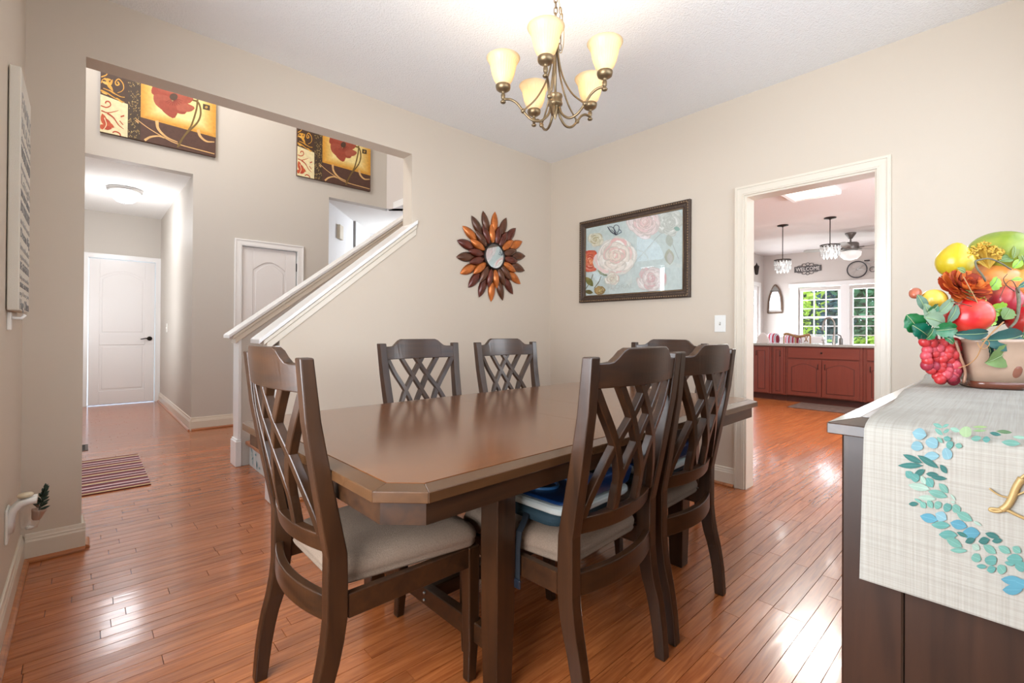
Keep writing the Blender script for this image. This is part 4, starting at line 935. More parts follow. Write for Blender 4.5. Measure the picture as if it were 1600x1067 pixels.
def link(c, ax_rot, ln=.032, wd_=.016, r_=.0022):
    m = MB(); pts = []
    for i in range(16):
        a = 2*PI*i/16; pts.append((wd_/2*math.cos(a), 0, (ln-wd_)/2*(1 if math.sin(a) > 0 else -1)*min(1, abs(math.sin(a))*3)+wd_/2*math.sin(a)))
    m.T = Matrix.Translation(c) @ Matrix.Rotation(ax_rot, 4, 'Z'); m.tube(pts, r_, 6, closed=True); return m
z = 2.482; k = 0
while z < H-.03: link((0, 0, z), (k % 2)*PI/2+.4).build('chain_link', BRASS, ch); z += .026; k += 1
for k in range(7):   # slack chain doubled back beside the main one
    t = k/6; link((.022*R0.x+.006*math.sin(k), .022*R0.y, 2.56-.028*k+0), (k % 2)*PI/2).build('chain_link', BRASS, ch)
m = MB(); cpts = [(0, 0, H-.02), (.012, -.010, 2.60), (.035*R0.x, .035*R0.y, 2.50), (.038*R0.x, .038*R0.y, 2.42), (.026*R0.x, .026*R0.y, 2.365), (.008, -.006, 2.39), (.004, 0, 2.43)]
m.tube(bez(cpts, 7), .0018, 6); m.build('cord', plain('gold_cord', (176, 146, 96), .4), ch)
m = MB(); m.lathe([(.062, H-.0005), (.062, H-.006), (.05, H-.018), (.02, H-.026), (.008, H-.034), (0, H-.035)], n=24); m.build('ceiling_canopy', BRASS, ch)
# ------------------------------------------------------------------ sunburst mirror
SBX, SBZ = 2.627, 1.738
su = empty('sunburst_mirror', (SBX, YA, SBZ), 0, 'round mirror ringed by copper and brown metal petals on the beige wall', 'mirror')
COP = plain('petal_copper', (206, 116, 52), .26, metal=.55, coat=.4, noise=.28, nscale=22)
PBR = [plain('petal_dark_brown', (96, 56, 36), .24, metal=.3, coat=.5, noise=.3, nscale=20), plain('petal_maroon', (98, 40, 26), .24, metal=.3, coat=.5, noise=.3, nscale=20)]
def petal(L, Wd, dome, n=8):
    vs = []
    for i in range(n+1):
        t = i/n; wv = Wd/2*math.sin(PI*t)**.8 if 0 < i < n else 0; h_ = dome*math.sin(PI*t)
        for j in (-1, -.6, 0, .6, 1): vs.append((j*wv, -h_*(1-j*j)**.5-.002, t*L))
    fs = [(i*5+j, i*5+j+1, i*5+6+j, i*5+5+j) for i in range(n) for j in range(4)]
    rim = [i*5 for i in range(n+1)]+[i*5+4 for i in range(n-1, 0, -1)]; fs.append(tuple(rim)); return vs, fs
for ring, (r0, L, Wd, off, dep) in enumerate(((.190, .208, .084, 0, -.006), (.100, .185, .078, PI/18, -.020))):
    vs, fs = petal(L, Wd, .016)
    for k in range(18):
        a = 2*PI*k/18+off+.05; m = MB(); m.T = Matrix.Rotation(a, 4, 'Y') @ Matrix.Translation((0, dep, r0)); m.add(vs, fs, 0, True)
        m.build('petal', COP if (k+ring) % 3 == 0 else PBR[(k//2+ring) % 2], su)
m = MB(); m.T = Matrix.Rotation(PI/2, 4, 'X'); m.lathe([(.106, .003), (.118, .003), (.118, .034), (.112, .040), (.104, .038), (.1035, .030)], n=48); m.build('mirror_rim', BLACKM, su)
m = MB(); m.T = Matrix.Rotation(PI/2, 4, 'X'); m.lathe([(.104, .003), (.104, .032), (0, .032)], n=48, smooth=False, capb=True); m.build('mirror_glass', plain('mirror_silver', (230, 232, 232), .02, metal=1), su)

# ------------------------------------------------------------------ framed floral picture
PY0, PY1, PZ0, PZ1 = 1.673, 2.733, 1.35, 2.091
pf = empty('framed_picture', (0, 0, 0), 0, 'large framed print of pink and white peonies with a butterfly', 'picture')
FR = plain('bronze_carved_frame', (78, 62, 52), .38, metal=.35, noise=.25, nscale=60, bump=.5, bscale=160); FRG = plain('frame_gilt_line', (150, 124, 92), .35, metal=.6)
X0 = XB-.0005
prof_f = [(0, 0), (0, .028), (.008, .034), (.022, .034), (.030, .026), (.044, .024), (.056, .018), (.064, .016), (.066, 0)]
cor = [(PY1, PZ0), (PY0, PZ0), (PY0, PZ1), (PY1, PZ1)]; cin = [(-1, 1), (1, 1), (1, -1), (-1, -1)]
for i in range(4):
    j = (i+1) % 4; m = MB(); rings = []
    for q in (i, j): rings.append([(X0-t, cor[q][0]+cin[q][0]*s_, cor[q][1]+cin[q][1]*s_) for s_, t in prof_f])
    m.loft(rings); m.build('frame_rail', FR, pf)
m = MB(); I_ = .0655
for i in range(4):
    j = (i+1) % 4; a = (X0-.0165, cor[i][0]+cin[i][0]*.058, cor[i][1]+cin[i][1]*.058); b = (X0-.0165, cor[j][0]+cin[j][0]*.058, cor[j][1]+cin[j][1]*.058); m.tube([a, b], .003, 6)
m.build('gilt_line', FRG, pf)
m = MB()
for i in range(4):
    j = (i+1) % 4; A_ = Vector((X0-.034, cor[i][0]+cin[i][0]*.015, cor[i][1]+cin[i][1]*.015)); B_ = Vector((X0-.034, cor[j][0]+cin[j][0]*.015, cor[j][1]+cin[j][1]*.015)); n_ = int((B_-A_).length/.02)
    for k in range(n_): m.ball(tuple(A_.lerp(B_, (k+.5)/n_)), .0052, 6, 4, sc3=(.7, 1.3 if i % 2 == 0 else 1, 1.3 if i % 2 else 1))
o = m.build('beading', FRG, pf); o['kind'] = 'stuff'
m = MB(); m.box((X0-.010, PY0+.06, PZ0+.06), (X0-.002, PY1-.06, PZ1-.06)); m.build('backing', plain('print_paper', (196, 208, 204), .6), pf)
def pcm(x, y): p = onx(900+x/5.926, 300+y/5.926, XB-.012); return (PY1-p.y, p.z)
rp = random.Random(11); psh = []
def clampp(pts): return [(min(max(a, .0655), PY1-PY0-.0655), min(max(b, PZ0+.0655), PZ1-.0655)) for a, b in pts]
def add(pts, c): psh.append((clampp([pcm(*q) for q in pts][::-1]), c))
psh.append(([(.064, PZ0+.064), (PY1-PY0-.064, PZ0+.064), (PY1-PY0-.064, PZ1-.064), (.064, PZ1-.064)], (196, 208, 204)))
for k in range(14): add(ell(rp.uniform(120, 930), rp.uniform(330, 860), rp.uniform(60, 120), rp.uniform(20, 50), rp.uniform(0, 3), 14, .2, k), rp.choice([(200, 211, 207), (191, 205, 200), (203, 212, 206)]))
def mix(c, d, t): return tuple(a+(b-a)*t for a, b in zip(c, d))
def rose(cx, cy, R_, light, edge, heart, seed, sq_=.92):
    r2 = random.Random(seed)
    for ring, (rad, n_, sz) in enumerate(((.68, 9, .46), (.55, 8, .40), (.42, 7, .34), (.28, 6, .26), (.16, 5, .2), (.06, 3, .14))):
        for i in range(n_):
            a = 2*PI*i/n_+ring*.5+r2.uniform(-.35, .35); rad_ = rad; rad = rad*r2.uniform(.8, 1.2); x, y = cx+rad*R_*math.cos(a), cy+rad*R_*sq_*math.sin(a)
            t = ring/5; base = mix(light, heart, t*.8); e_ = mix(base, edge, r2.uniform(.45, .9)); sz_ = sz*R_*r2.uniform(.8, 1.3); rad = rad_
            add(ell(x, y, sz_*.72, sz_, a, 16, .09, r2.random()), mix(base, (120, 124, 112), .20))
            add(ell(x-.03*R_*math.cos(a), y-.03*R_*math.sin(a), sz_*.66, sz_*.93, a, 16, .09, r2.random()), e_ if r2.random() < .4 else base)
            add(ell(x-.10*R_*math.cos(a), y-.10*R_*math.sin(a), sz_*.50, sz_*.75, a, 14, .09, r2.random()), mix(base, (255, 255, 250), .35))
add(stroke([(660, 520), (800, 380), (880, 460), (950, 620)], 5), (168, 176, 170))
rose(870, 280, 120, (208, 210, 202), (194, 198, 190), (184, 188, 180), 3)
rose(640, 280, 160, (228, 216, 212), (228, 196, 194), (222, 188, 182), 4)
add(leafp(865, 450, 120, 70, 1.4), (178, 184, 172)); add(leafp(865, 600, 150, 90, 1.5), (176, 178, 160)); add(leafp(870, 610, 110, 54, 1.5), (190, 190, 184))
add(leafp(935, 340, 60, 40, .3), (140, 172, 160))
rose(700, 800, 125, (222, 214, 210), (212, 168, 168), (216, 190, 186), 5)
rose(185, 440, 66, (222, 218, 196), (166, 152, 104), (196, 190, 150), 6)
for a, b, c_, d_ in ((160, 760, 90, 900), (170, 890, 235, 780)): add(stroke([(a, b), ((a+c_)/2+8, (b+d_)/2), (c_, d_)], 6), (110, 104, 72))
add(leafp(125, 830, 110, 56, .9), (120, 120, 64)); add(leafp(120, 925, 80, 40, .2), (104, 96, 52)); rose(220, 915, 52, (168, 140, 84), (120, 96, 54), (196, 172, 110), 7, .7)
rose(135, 640, 90, (220, 96, 66), (188, 56, 44), (226, 140, 90), 8, 1.1)
add(leafp(245, 730, 130, 70, .8), (136, 144, 116))
rose(370, 590, 185, (232, 228, 220), (222, 178, 174), (220, 198, 180), 9, 1.0)
rose(340, 800, 66, (226, 222, 210), (206, 176, 166), (204, 196, 172), 10)
for c_, p_ in (((58, 66, 84), stroke([(296, 322), (330, 370), (372, 396)], 9)), ((70, 80, 100), stroke([(310, 322), (345, 330), (378, 380)], 6)), ((58, 66, 84), stroke([(372, 396), (352, 330), (372, 306), (398, 318), (400, 352), (380, 392)], 6)),
               ((80, 92, 112), stroke([(380, 398), (410, 380), (424, 372), (408, 350), (388, 372)], 6)), ((46, 52, 66), stroke([(358, 372), (376, 400)], 12)), ((90, 98, 112), stroke([(330, 350), (360, 376)], 5))): add(p_, c_)
paint('print', (XB-.0112, PY1, 0), (0, -1, 0), (0, 0, 1), psh, PRINTG, pf, step=.000006, off=.0003)
def text(s_, size, loc, cols, mat, parent, name='lettering', ext=.0006, w_=None, al='LEFT'):
    c = bpy.data.curves.new(name, 'FONT'); c.body = s_; c.size = size; c.extrude = ext; c.align_x = al; c.resolution_u = 2; c.materials.append(mat)
    o = bpy.data.objects.new(name, c); COL.objects.link(o); a, b, d = [Vector(v) for v in cols]
    Mx = Matrix((a, b, d)).transposed().to_4x4(); Mx.translation = Vector(loc)
    if w_:
        bpy.context.view_layer.update(); ww = o.dimensions.x
        if ww > 0: Mx = Mx @ Matrix.Diagonal((w_/ww, 1, 1, 1))
    bpy.context.view_layer.update(); me = bpy.data.meshes.new_from_object(o.evaluated_get(bpy.context.evaluated_depsgraph_get()))
    bpy.data.objects.remove(o); o = bpy.data.objects.new(name, me); COL.objects.link(o)
    if parent: o.parent = parent
    o.matrix_world = Mx; return o
TOX = ((0, -1, 0), (0, 0, 1), (-1, 0, 0)); FROMX = ((0, 1, 0), (0, 0, 1), (1, 0, 0))
text('FLORAL', .05, (XB-.0128, PY1-.30, PZ0+.105), TOX, plain('faint_print', (182, 192, 186), .7), pf, w_=.26, ext=.00005)
m = MB(); m.box((X0-.0172, PY0+.063, PZ0+.063), (X0-.0152, PY1-.063, PZ1-.063)); m.build('glass', pane('picture_glass', gl=.06), pf)

# ------------------------------------------------------------------ light switch
sw = empty('light_switch', (0, 0, 0), 0, 'white light switch plate between the picture and the kitchen doorway', 'light switch')
m = MB(); m.box((XB-.006, 1.415, 1.088), (XB-.0003, 1.495, 1.210)); m.build('plate', WHITEP, sw, bevel=.003)
m = MB(); m.box((XB-.008, 1.449, 1.137), (XB-.0062, 1.461, 1.161)); m.build('toggle_slot', plain('slot_grey', (176, 170, 160), .5), sw)
m = MB(); m.box((XB-.016, 1.4515, 1.149), (XB-.0082, 1.4585, 1.158)); m.build('toggle', WHITEP, sw, bevel=.001)
sw = empty('corridor_switch', (0, 0, 0), 0, 'small white switch on the corridor wall near the end door', 'light switch')
m = MB(); m.box((.853, 8.0, 1.05), (.8605, 8.08, 1.17)); m.build('plate', WHITEP, sw, bevel=.002); m = MB(); m.box((.845, 8.036, 1.1), (.8525, 8.046, 1.12)); m.build('toggle', WHITEP, sw)

# ------------------------------------------------------------------ word sign on the left wall
sg = empty('word_sign', (0, 0, 0), 0, 'thick cream canvas sign with grey words on the left wall', 'sign')
m = MB(); m.box((XC+.003, 2.462, 1.146), (XC+.034, 2.875, 2.035)); m.build('canvas', plain('canvas_cream', (222, 214, 200), .8, bump=.3, bscale=500), sg, bevel=.003)
TXT = plain('sign_ink_grey', (172, 168, 162), .8); TXD = plain('sign_ink_dark', (140, 138, 136), .8)
z = 1.955
for s_, hgt, mt in (('FAMILY', .082, TXT), ('RULES', .062, TXT), ('always tell the truth', .030, TXT), ('WORK HARD', .062, TXD), ('keep your promises', .030, TXT), ('Laugh', .052, TXT), ('TRY NEW THINGS', .036, TXD), ('DO YOUR BEST', .055, TXD), ('use kind words', .032, TXT), ('Dream Big', .050, TXD), ('love each other', .034, TXT), ('say please and thank you', .024, TXT), ('BE GRATEFUL', .042, TXD), ('help one another', .024, TXT), ('SHARE AND SMILE', .026, TXD), ('say I love you', .024, TXT), ('Hug Often', .056, TXD)):
    text(s_, hgt*1.0, (XC+.0345, 2.482, z-hgt*.72), FROMX, mt, sg, w_=.37); z -= hgt*1.05+.004
hk = empty('wall_hook', (0, 0, 0), 0, 'small white hook on the wall just below the word sign', 'hook')
m = MB(); m.box((XC+.0005, 2.50, 1.075), (XC+.012, 2.53, 1.14)); m.build('hook_plate', WHITEP, hk, bevel=.002)
m = MB(); m.tube([(XC+.012, 2.515, 1.12), (XC+.035, 2.53, 1.118), (XC+.045, 2.535, 1.132)], .006, 8); m.build('hook_arm', WHITEP, hk)

# ------------------------------------------------------------------ outlet shelf with glass cup and potted succulent
os_ = empty('outlet_bracket', (0, 0, 0), 0, 'white plug-in wall bracket holding a clear glass cup low on the left wall', 'wall bracket')
m = MB(); m.box((XC+.0005, 2.50, .288), (XC+.008, 2.585, .415)); m.build('outlet_plate', WHITEP, os_, bevel=.003)
m = MB(); rings = []
for (x, z_) in ((.010, .325), (.012, .37), (.020, .405), (.038, .425), (.060, .430), (.082, .430)):
    rings.append((x, z_))
for k in range(3):
    m.tube([(XC+x, 2.522+.022*k, z_) for x, z_ in rings], .0125, 8)
m.build('arm', plain('bracket_white', (236, 234, 230), .35), os_)
CLR = pane('clear_glass', gl=.12)
m = MB(); m.lathe([(.012, .318), (.022, .322), (.028, .345), (.029, .375), (.024, .400), (.026, .408)], c=(XC+.062, 2.545, 0), n=20); m.build('glass_cup', CLR, os_)
m = MB(); m.lathe([(0, .3185), (.010, .3195), (.013, .326), (0, .333)], c=(XC+.062, 2.545, 0), n=14); m.build('cup_foot', plain('glass_foot', (206, 204, 196), .1, coat=1), os_)
m = MB(); m.lathe([(.018, .4435), (.020, .4435), (.024, .452), (.018, .458), (0, .459)], c=(XC+.050, 2.545, 0), n=16); m.build('cup_lid', plain('pearl_lid', (224, 208, 178), .3, coat=.5), os_)
pp = empty('potted_succulent', (XC+.080, 2.620, .350), 0, 'tiny spiky green succulent in a small terracotta pot beside the glass cup', 'plant'); pp.rotation_euler = (0, .22, 0)
m = MB(); m.lathe([(0, -.022), (.011, -.022), (.014, -.018), (.020, .008), (.022, .012), (.022, .018), (.018, .018), (.016, .010), (0, .010)], n=16); m.build('pot', plain('small_pot_terracotta', (170, 140, 120), .5), pp)
SUC = plain('succulent_green', (46, 66, 54), .6, noise=.2, nscale=40); r4 = random.Random(4)
m = MB(); m.tube([(0, 0, .008), (0, 0, .10)], .0025, 6); m.build('stem', SUC, pp)
vs, fs = petal(.032, .010, .002, 4)
for k in range(34):
    a = k*2.4; zz = .016+.088*k/34; el = .5+.8*k/34
    m = MB(); m.T = Matrix.Translation((0, 0, zz)) @ Matrix.Rotation(a, 4, 'Z') @ Matrix.Rotation(PI/2-el, 4, 'Y') @ Matrix.Diagonal((1, 1, 1.05-.5*k/34, 1)); m.add(vs, fs, 0, True); m.build('leaf', SUC, pp)

# ------------------------------------------------------------------ canvases in the foyer
AX0, AZ0, AW, AH = .104, 2.99, .955, .80
CANV = []
def ap(x, y): p = ony(120+x/6.278, 90+y/6.278, FY-.036); return (p.x-AX0, p.z-AZ0)
ash = []; r5 = random.Random(9)
def aadd(pts, c, raw=False): 
    q = pts if raw else [ap(*t) for t in pts]; ash.append(([(min(max(a, 0), AW), min(max(b, 0), AH)) for a, b in q], c))
uL, uB = .205, .305
aadd([(0, 0), (uL, 0), (uL, .33), (0, .36)], (228, 214, 170), True); aadd([(0, .36), (uL, .33), (uL, AH), (0, AH)], (70, 48, 34), True)
aadd([(uL, 0), (uB, 0), (uB, AH), (uL, AH)], (66, 50, 36), True)
aadd([(uB, 0), (AW, 0), (AW, .215), (uB, .235)], (82, 54, 44), True)
aadd([(uB, .235), (AW, .215), (AW, AH), (uB, AH)], (206, 148, 56), True)
for k in range(12): 
    t = .012*k; aadd([(uB+.01+t, .245+t*.7), (AW-.012-t, .228+t*.7), (AW-.012-t, AH-.02-t), (uB+.01+t, AH-.02-t)], mix((206, 148, 56), (236, 216, 150), k/11), True)
for k in range(170):
    a = uL+.004+r5.random()*(uB-uL-.012); b = r5.random()*(AH-.01); aadd(stroke([(a, b), (a+r5.uniform(-.006, .008), b+.006), (a+r5.uniform(-.004, .01), b+.012)], .0035, 1), r5.choice([(176, 146, 84), (150, 122, 70), (196, 170, 110)]), True)
OR_, RE = (214, 156, 60), (176, 66, 38)
# brown panel : gold leaf and scrolls
for P_, w_ in (([(240, 190), (290, 170), (300, 140)], 12), ([(400, 235), (415, 262), (390, 270), (378, 240), (410, 210), (450, 250), (460, 300), (440, 330), (400, 345)], (14, 6)), ([(235, 320), (300, 350), (380, 400), (470, 440)], (16, 4)), ([(260, 300), (330, 330), (420, 380), (470, 390)], 8), ([(240, 250), (250, 220), (280, 200)], 8)): aadd(stroke(P_, w_, 5), OR_)
for a, b, l_, w_, rt in ((310, 260, 110, 34, 1.2), (285, 250, 90, 26, .4), (335, 250, 80, 26, 2.0), (300, 215, 80, 24, .1), (330, 290, 100, 26, 1.0), (270, 350, 70, 14, .4), (350, 340, 90, 16, .6), (420, 420, 90, 16, .7)): aadd(leafp(a, b, l_, w_, rt), OR_ if rt != .4 else (222, 176, 90))
# cream panel : red scrolls and bloom
for P_, w_ in (([(235, 470), (290, 488), (330, 470), (320, 435), (290, 430), (280, 450)], (10, 14)), ([(240, 520), (300, 540), (370, 530), (410, 518)], (12, 4)), ([(300, 545), (360, 590), (410, 660), (460, 700)], (16, 4)), ([(430, 580), (465, 570)], 14), ([(350, 735), (380, 725), (420, 745), (430, 770)], 12), ([(420, 620), (455, 660)], 8)): aadd(stroke(P_, w_, 5), RE)
for a, b, l_, w_, rt in ((265, 610, 130, 60, 1.3), (300, 640, 130, 56, .9), (320, 660, 110, 46, .5), (255, 680, 90, 50, .3), (300, 690, 90, 40, .1)): aadd(leafp(a, b, l_, w_, rt), r5.choice([RE, (190, 84, 48)]))
aadd(stroke([(250, 720), (290, 660), (270, 590)], 8, 5), (232, 214, 172))
# lower brown : cream curls ; flower and stems
TN = (214, 170, 112)
for P_, w_ in (([(580, 600), (700, 690), (850, 780), (1000, 850), (1350, 945)], (7, 9)), ([(785, 618), (800, 700), (880, 780), (990, 830)], (34, 8)), ([(665, 812), (720, 780), (800, 770), (860, 790)], (26, 8)), ([(1190, 705), (1210, 770), (1270, 820), (1350, 828)], (30, 10)), ([(575, 615), (605, 640)], 10)): aadd(stroke(P_, w_, 6), TN)
for P_, w_ in (([(1110, 410), (1190, 440), (1215, 540), (1180, 640), (1060, 760), (985, 880)], 18), ([(1185, 400), (1175, 500), (1140, 620), (1110, 690), (1040, 790), (1000, 870)], 18)): aadd(stroke(P_, w_, 6), (112, 88, 44))
RF = (150, 64, 46)
for a, b, rx_, ry_, rt in ((840, 340, 120, 62, .35), (850, 440, 110, 70, .6), (900, 500, 110, 60, .75), (1010, 470, 70, 90, -.4), (1060, 490, 90, 44, .1), (1050, 400, 90, 56, .1), (930, 300, 130, 60, 0), (1030, 320, 110, 60, -.3)): aadd(ell(a, b, rx_, ry_, rt, 18, .06, a), mix(RF, (184, 112, 88), r5.random()*.6))
for k in range(9): a = .3+k*.3; aadd(stroke([(955, 400), (955+90*math.cos(a), 400+80*math.sin(a))], (7, 2), 3), (112, 42, 34))
aadd(ell(950, 385, 40, 34), (78, 56, 44)); aadd([(1238, 452), (1306, 470), (1304, 520), (1236, 505)], (70, 54, 36)); aadd(ell(1270, 487, 15, 13), (176, 140, 70))
SIDEC = plain('canvas_edge_brown', (92, 62, 44), .7)
for k, (x0, lab) in enumerate(((AX0, 'poppy canvas in brown, gold and cream, the larger looking one over the corridor'), (AX0+1.812, 'poppy canvas in brown, gold and cream, the one above the stair rail'))):
    e = empty('poppy_canvas', (x0, FY, AZ0), 0, lab, 'canvas painting', 'matching poppy canvases high in the foyer')
    m = MB(); m.box((0, -.035, 0), (AW, -.001, AH)); m.build('canvas', SIDEC, e)
    paint('painting', (0, -.0352, 0), (1, 0, 0), (0, 0, 1), ash, PRINT, e, step=.000008, off=.0003)

# ------------------------------------------------------------------ corridor ceiling lamp, rug, floor vent
cl = empty('ceiling_lamp', (.354, 7.237, 0), 0, 'round frosted glass ceiling lamp in the corridor', 'ceiling lamp')
m = MB(); m.lathe([(.165, 2.7635), (.172, 2.755), (.17, 2.735), (.155, 2.722), (.14, 2.725)], n=36); m.build('rim', plain('lamp_rim_nickel', (190, 188, 186), .3, metal=.6), cl)
m = MB(); m.lathe([(.150, 2.728), (.146, 2.70), (.125, 2.65), (.08, 2.61), (.03, 2.594), (0, 2.591)], n=36); m.build('glass_bowl', emit('lamp_glass_glow', (250, 252, 255), 1.2), cl)
m = MB(); m.lathe([(.008, 2.590), (.009, 2.582), (0, 2.576)], n=12); m.build('finial', NICKEL, cl)
point('corridor_lamp_light', (.354, 7.237, 2.36), 15, (.94, .96, 1), .18)
rg = empty('striped_rug', (-.30, 4.09, 0), 0, 'maroon and cream striped mat by the front door', 'rug')
m = MB(); m.box((0, 0, .001), (.655, 1.07, .008)); m.build('mat', plain('mat_base', (120, 60, 62), .95), rg)
y = 0; k = 0; cyc = [((206, 176, 130), .02), ((112, 50, 56), .03), ((150, 84, 84), .012), ((226, 206, 200), .016), ((96, 46, 60), .034), ((186, 140, 150), .012), ((226, 210, 206), .014), ((128, 60, 70), .03), ((92, 44, 52), .022), ((214, 190, 176), .012)]
rs = []
while y < 1.069:
    c_, w_ = cyc[k % len(cyc)]; w_ = w_*1.25; rs.append(([(0, y), (.655, y), (.655, min(1.07, y+w_)), (0, min(1.07, y+w_))], c_)); y += w_; k += 1
paint('stripes', (0, 0, .0081), (1, 0, 0), (0, 1, 0), rs, PRINTC, rg, step=0, off=.0003)
fv = empty('floor_register', (-.10, 5.62, 0), 0, 'small metal floor vent near the corridor', 'floor vent')
m = MB(); m.box((0, 0, .0008), (.14, .29, .005)); m.build('plate', plain('register_brown', (96, 88, 84), .5, metal=.4), fv, bevel=.001)
for i in range(9):
    m = MB(); m.box((.02, .025+.027*i, .0052), (.12, .038+.027*i, .0075)); m.build('slat', BLACKM, fv)

# ------------------------------------------------------------------ kitchen cabinets
CHER = wood('cherry_cabinet', (92, 36, 28), (112, 48, 36), .3, .4, 'z', 1, .5); CHERX = wood('cherry_cabinet_wide', (92, 36, 28), (112, 48, 36), .3, .4, 'y', 1, .5)
KX = 8.3
def cab_door(parent, y0, y1, z0, z1, hy, arch=True):
    d = MB(); d.box((KX-.022, y0, z0), (KX-.001, y1, z1)); o = d.build('door', CHER, parent, bevel=.003)
    g = .055 if y1-y0 > .2 else .035; w_ = y1-y0-2*g
    if arch and w_ > .15: pts = [(y0+g, z0+g), (y1-g, z0+g)]+[(y1-g-w_*i/12, z1-g-.06+.055*math.sin(PI*i/12)**1.2) for i in range(13)]
    else: pts = [(y0+g, z0+g), (y1-g, z0+g), (y1-g, z1-g), (y0+g, z1-g)]
    for s_, t, mt in ((0, .0045, GRO), (.010, .009, CHER)):
        cy = sum(p[0] for p in pts)/len(pts); cz = (z0+z1)/2
        q = [(KX-.0221, cy+(a-cy)*(1-s_/(w_/2+.001)), cz+(b-cz)*(1-s_/((z1-z0)/2))) for a, b in pts]
        m = MB(); m.prism(q, (-t*(1 if s_ else .2), 0, 0)); m.build('raised_panel' if s_ else 'panel_groove', mt, o, bevel=.003 if s_ else 0)
    m = MB(); m.tube(bez([(KX-.023, hy, z1-.06), (KX-.045, hy, z1-.075), (KX-.045, hy, z1-.125), (KX-.023, hy, z1-.14)], 4), .005, 6); m.build('handle', BLACKM, o)
GRO = plain('cabinet_groove', (70, 24, 16), .6)
def cabinet(y0, y1, label, doors, drawer=None):
    c = empty('kitchen_cabinet', (0, 0, 0), 0, label, 'cabinet', 'cherry base cabinets of the kitchen peninsula')
    m = MB(); m.box((KX, y0+.001, .10), (KX+.62, y1-.001, .884)); m.build('carcass', CHERX, c, bevel=.002)
    m = MB(); m.box((KX+.06, y0+.001, .001), (KX+.60, y1-.001, .0995)); m.build('toe_kick', plain('toe_kick_dark', (62, 24, 16), .5), c)
    for d in doors: cab_door(c, *d)
    if drawer:
        a, b, ky = drawer; m = MB(); m.box((KX-.022, a, .70), (KX-.001, b, .862)); o = m.build('drawer', CHERX, c, bevel=.004)
        m = MB(); m.ball((KX-.035, ky, .79), .014, 10, 8); m.build('knob', BLACKM, o)
cabinet(2.735, 3.04, 'cherry cabinet with one tall door at the left end of the peninsula', [(2.77, 3.0, .115, .862, 2.96, False)])
cabinet(2.53, 2.734, 'slim cherry cabinet with one narrow door', [(2.565, 2.705, .115, .862, 2.60, False)])
cabinet(1.52, 2.529, 'wide cherry sink cabinet with two arched doors under a false drawer', [(2.035, 2.495, .115, .675, 2.075), (1.56, 2.025, .115, .675, 1.985)], (1.56, 2.495, 2.03))
cabinet(.75, 1.519, 'cherry cabinet with a drawer over a door, partly cut by the doorway', [(1.02, 1.475, .115, .675, 1.43)], (1.02, 1.475, 1.25))
ct = empty('countertop', (0, 0, 0), 0, 'grey granite countertop of the kitchen peninsula', 'countertop')
m = MB(); m.box((KX-.04, .72, .885), (KX+.80, 3.07, .922)); m.build('slab', plain('granite_grey', (140, 140, 136), .2, coat=.5, noise=.25, nscale=120), ct, bevel=.004)
FX = 8.72
fy = onx(1303, 530, FX).y
fc_ = empty('faucet', (0, 0, 0), 0, 'tall brushed gooseneck faucet on the peninsula', 'faucet')
fp = [onx(u, v_, FX) for u, v_ in ((1303, 530), (1304, 512), (1303.5, 504), (1300, 498.5), (1295, 496.5), (1289.5, 499), (1287, 505), (1285.5, 511))]
fp[0].z = .935; m = MB(); m.tube(bez(fp, 5), .013, 10); m.build('spout', NICKEL, fc_)
m = MB(); m.lathe([(.034, .9225), (.032, .93), (.024, .945), (.022, 1.03), (.017, 1.05)], c=(FX, fp[0].y, 0), n=16); m.build('base', NICKEL, fc_)
m = MB(); q = fp[-1]; m.lathe([(.013, .02), (.017, 0), (.021, -.05), (.018, -.058), (0, -.058)], c=tuple(q), n=14); m.build('spray_head', NICKEL, fc_)
fh = empty('side_sprayer', (0, 0, 0), 0, 'short brushed side sprayer left of the gooseneck faucet', 'sprayer'); q = onx(1287, 531, FX)
m = MB(); m.lathe([(.026, .9225), (.024, .932), (.012, .94), (.012, .975), (.016, .985), (0, .99)], c=(FX, q.y, 0), n=14); m.build('post', NICKEL, fh)
m = MB(); m.tube([(FX, q.y-.035, .982), (FX, q.y, .99), (FX, q.y+.035, .982)], .006, 8); m.build('lever', NICKEL, fh)
sd_ = empty('soap_dispenser', (0, 0, 0), 0, 'dark soap dispenser right of the gooseneck faucet', 'soap dispenser'); q = onx(1314, 531, FX)
m = MB(); m.lathe([(.024, .9225), (.026, .93), (.026, 1.0), (.020, 1.015), (.010, 1.02), (.010, 1.035)], c=(FX, q.y, 0), n=14); m.build('bottle', plain('dispenser_grey', (96, 92, 88), .3, coat=.4), sd_)
m = MB(); m.tube([(FX, q.y, 1.035), (FX, q.y+.005, 1.055), (FX-.02, q.y+.04, 1.075)], .008, 8); m.build('pump', BLACKM, sd_)
km = empty('kitchen_mat', (0, 0, 0), 0, 'dark grey mat on the floor before the sink cabinet', 'mat')
m = MB(); m.box((7.62, 1.45, .001), (8.27, 2.30, .012)); m.build('mat', plain('mat_grey_brown', (92, 72, 64), .9, noise=.3, nscale=18), km, bevel=.003)

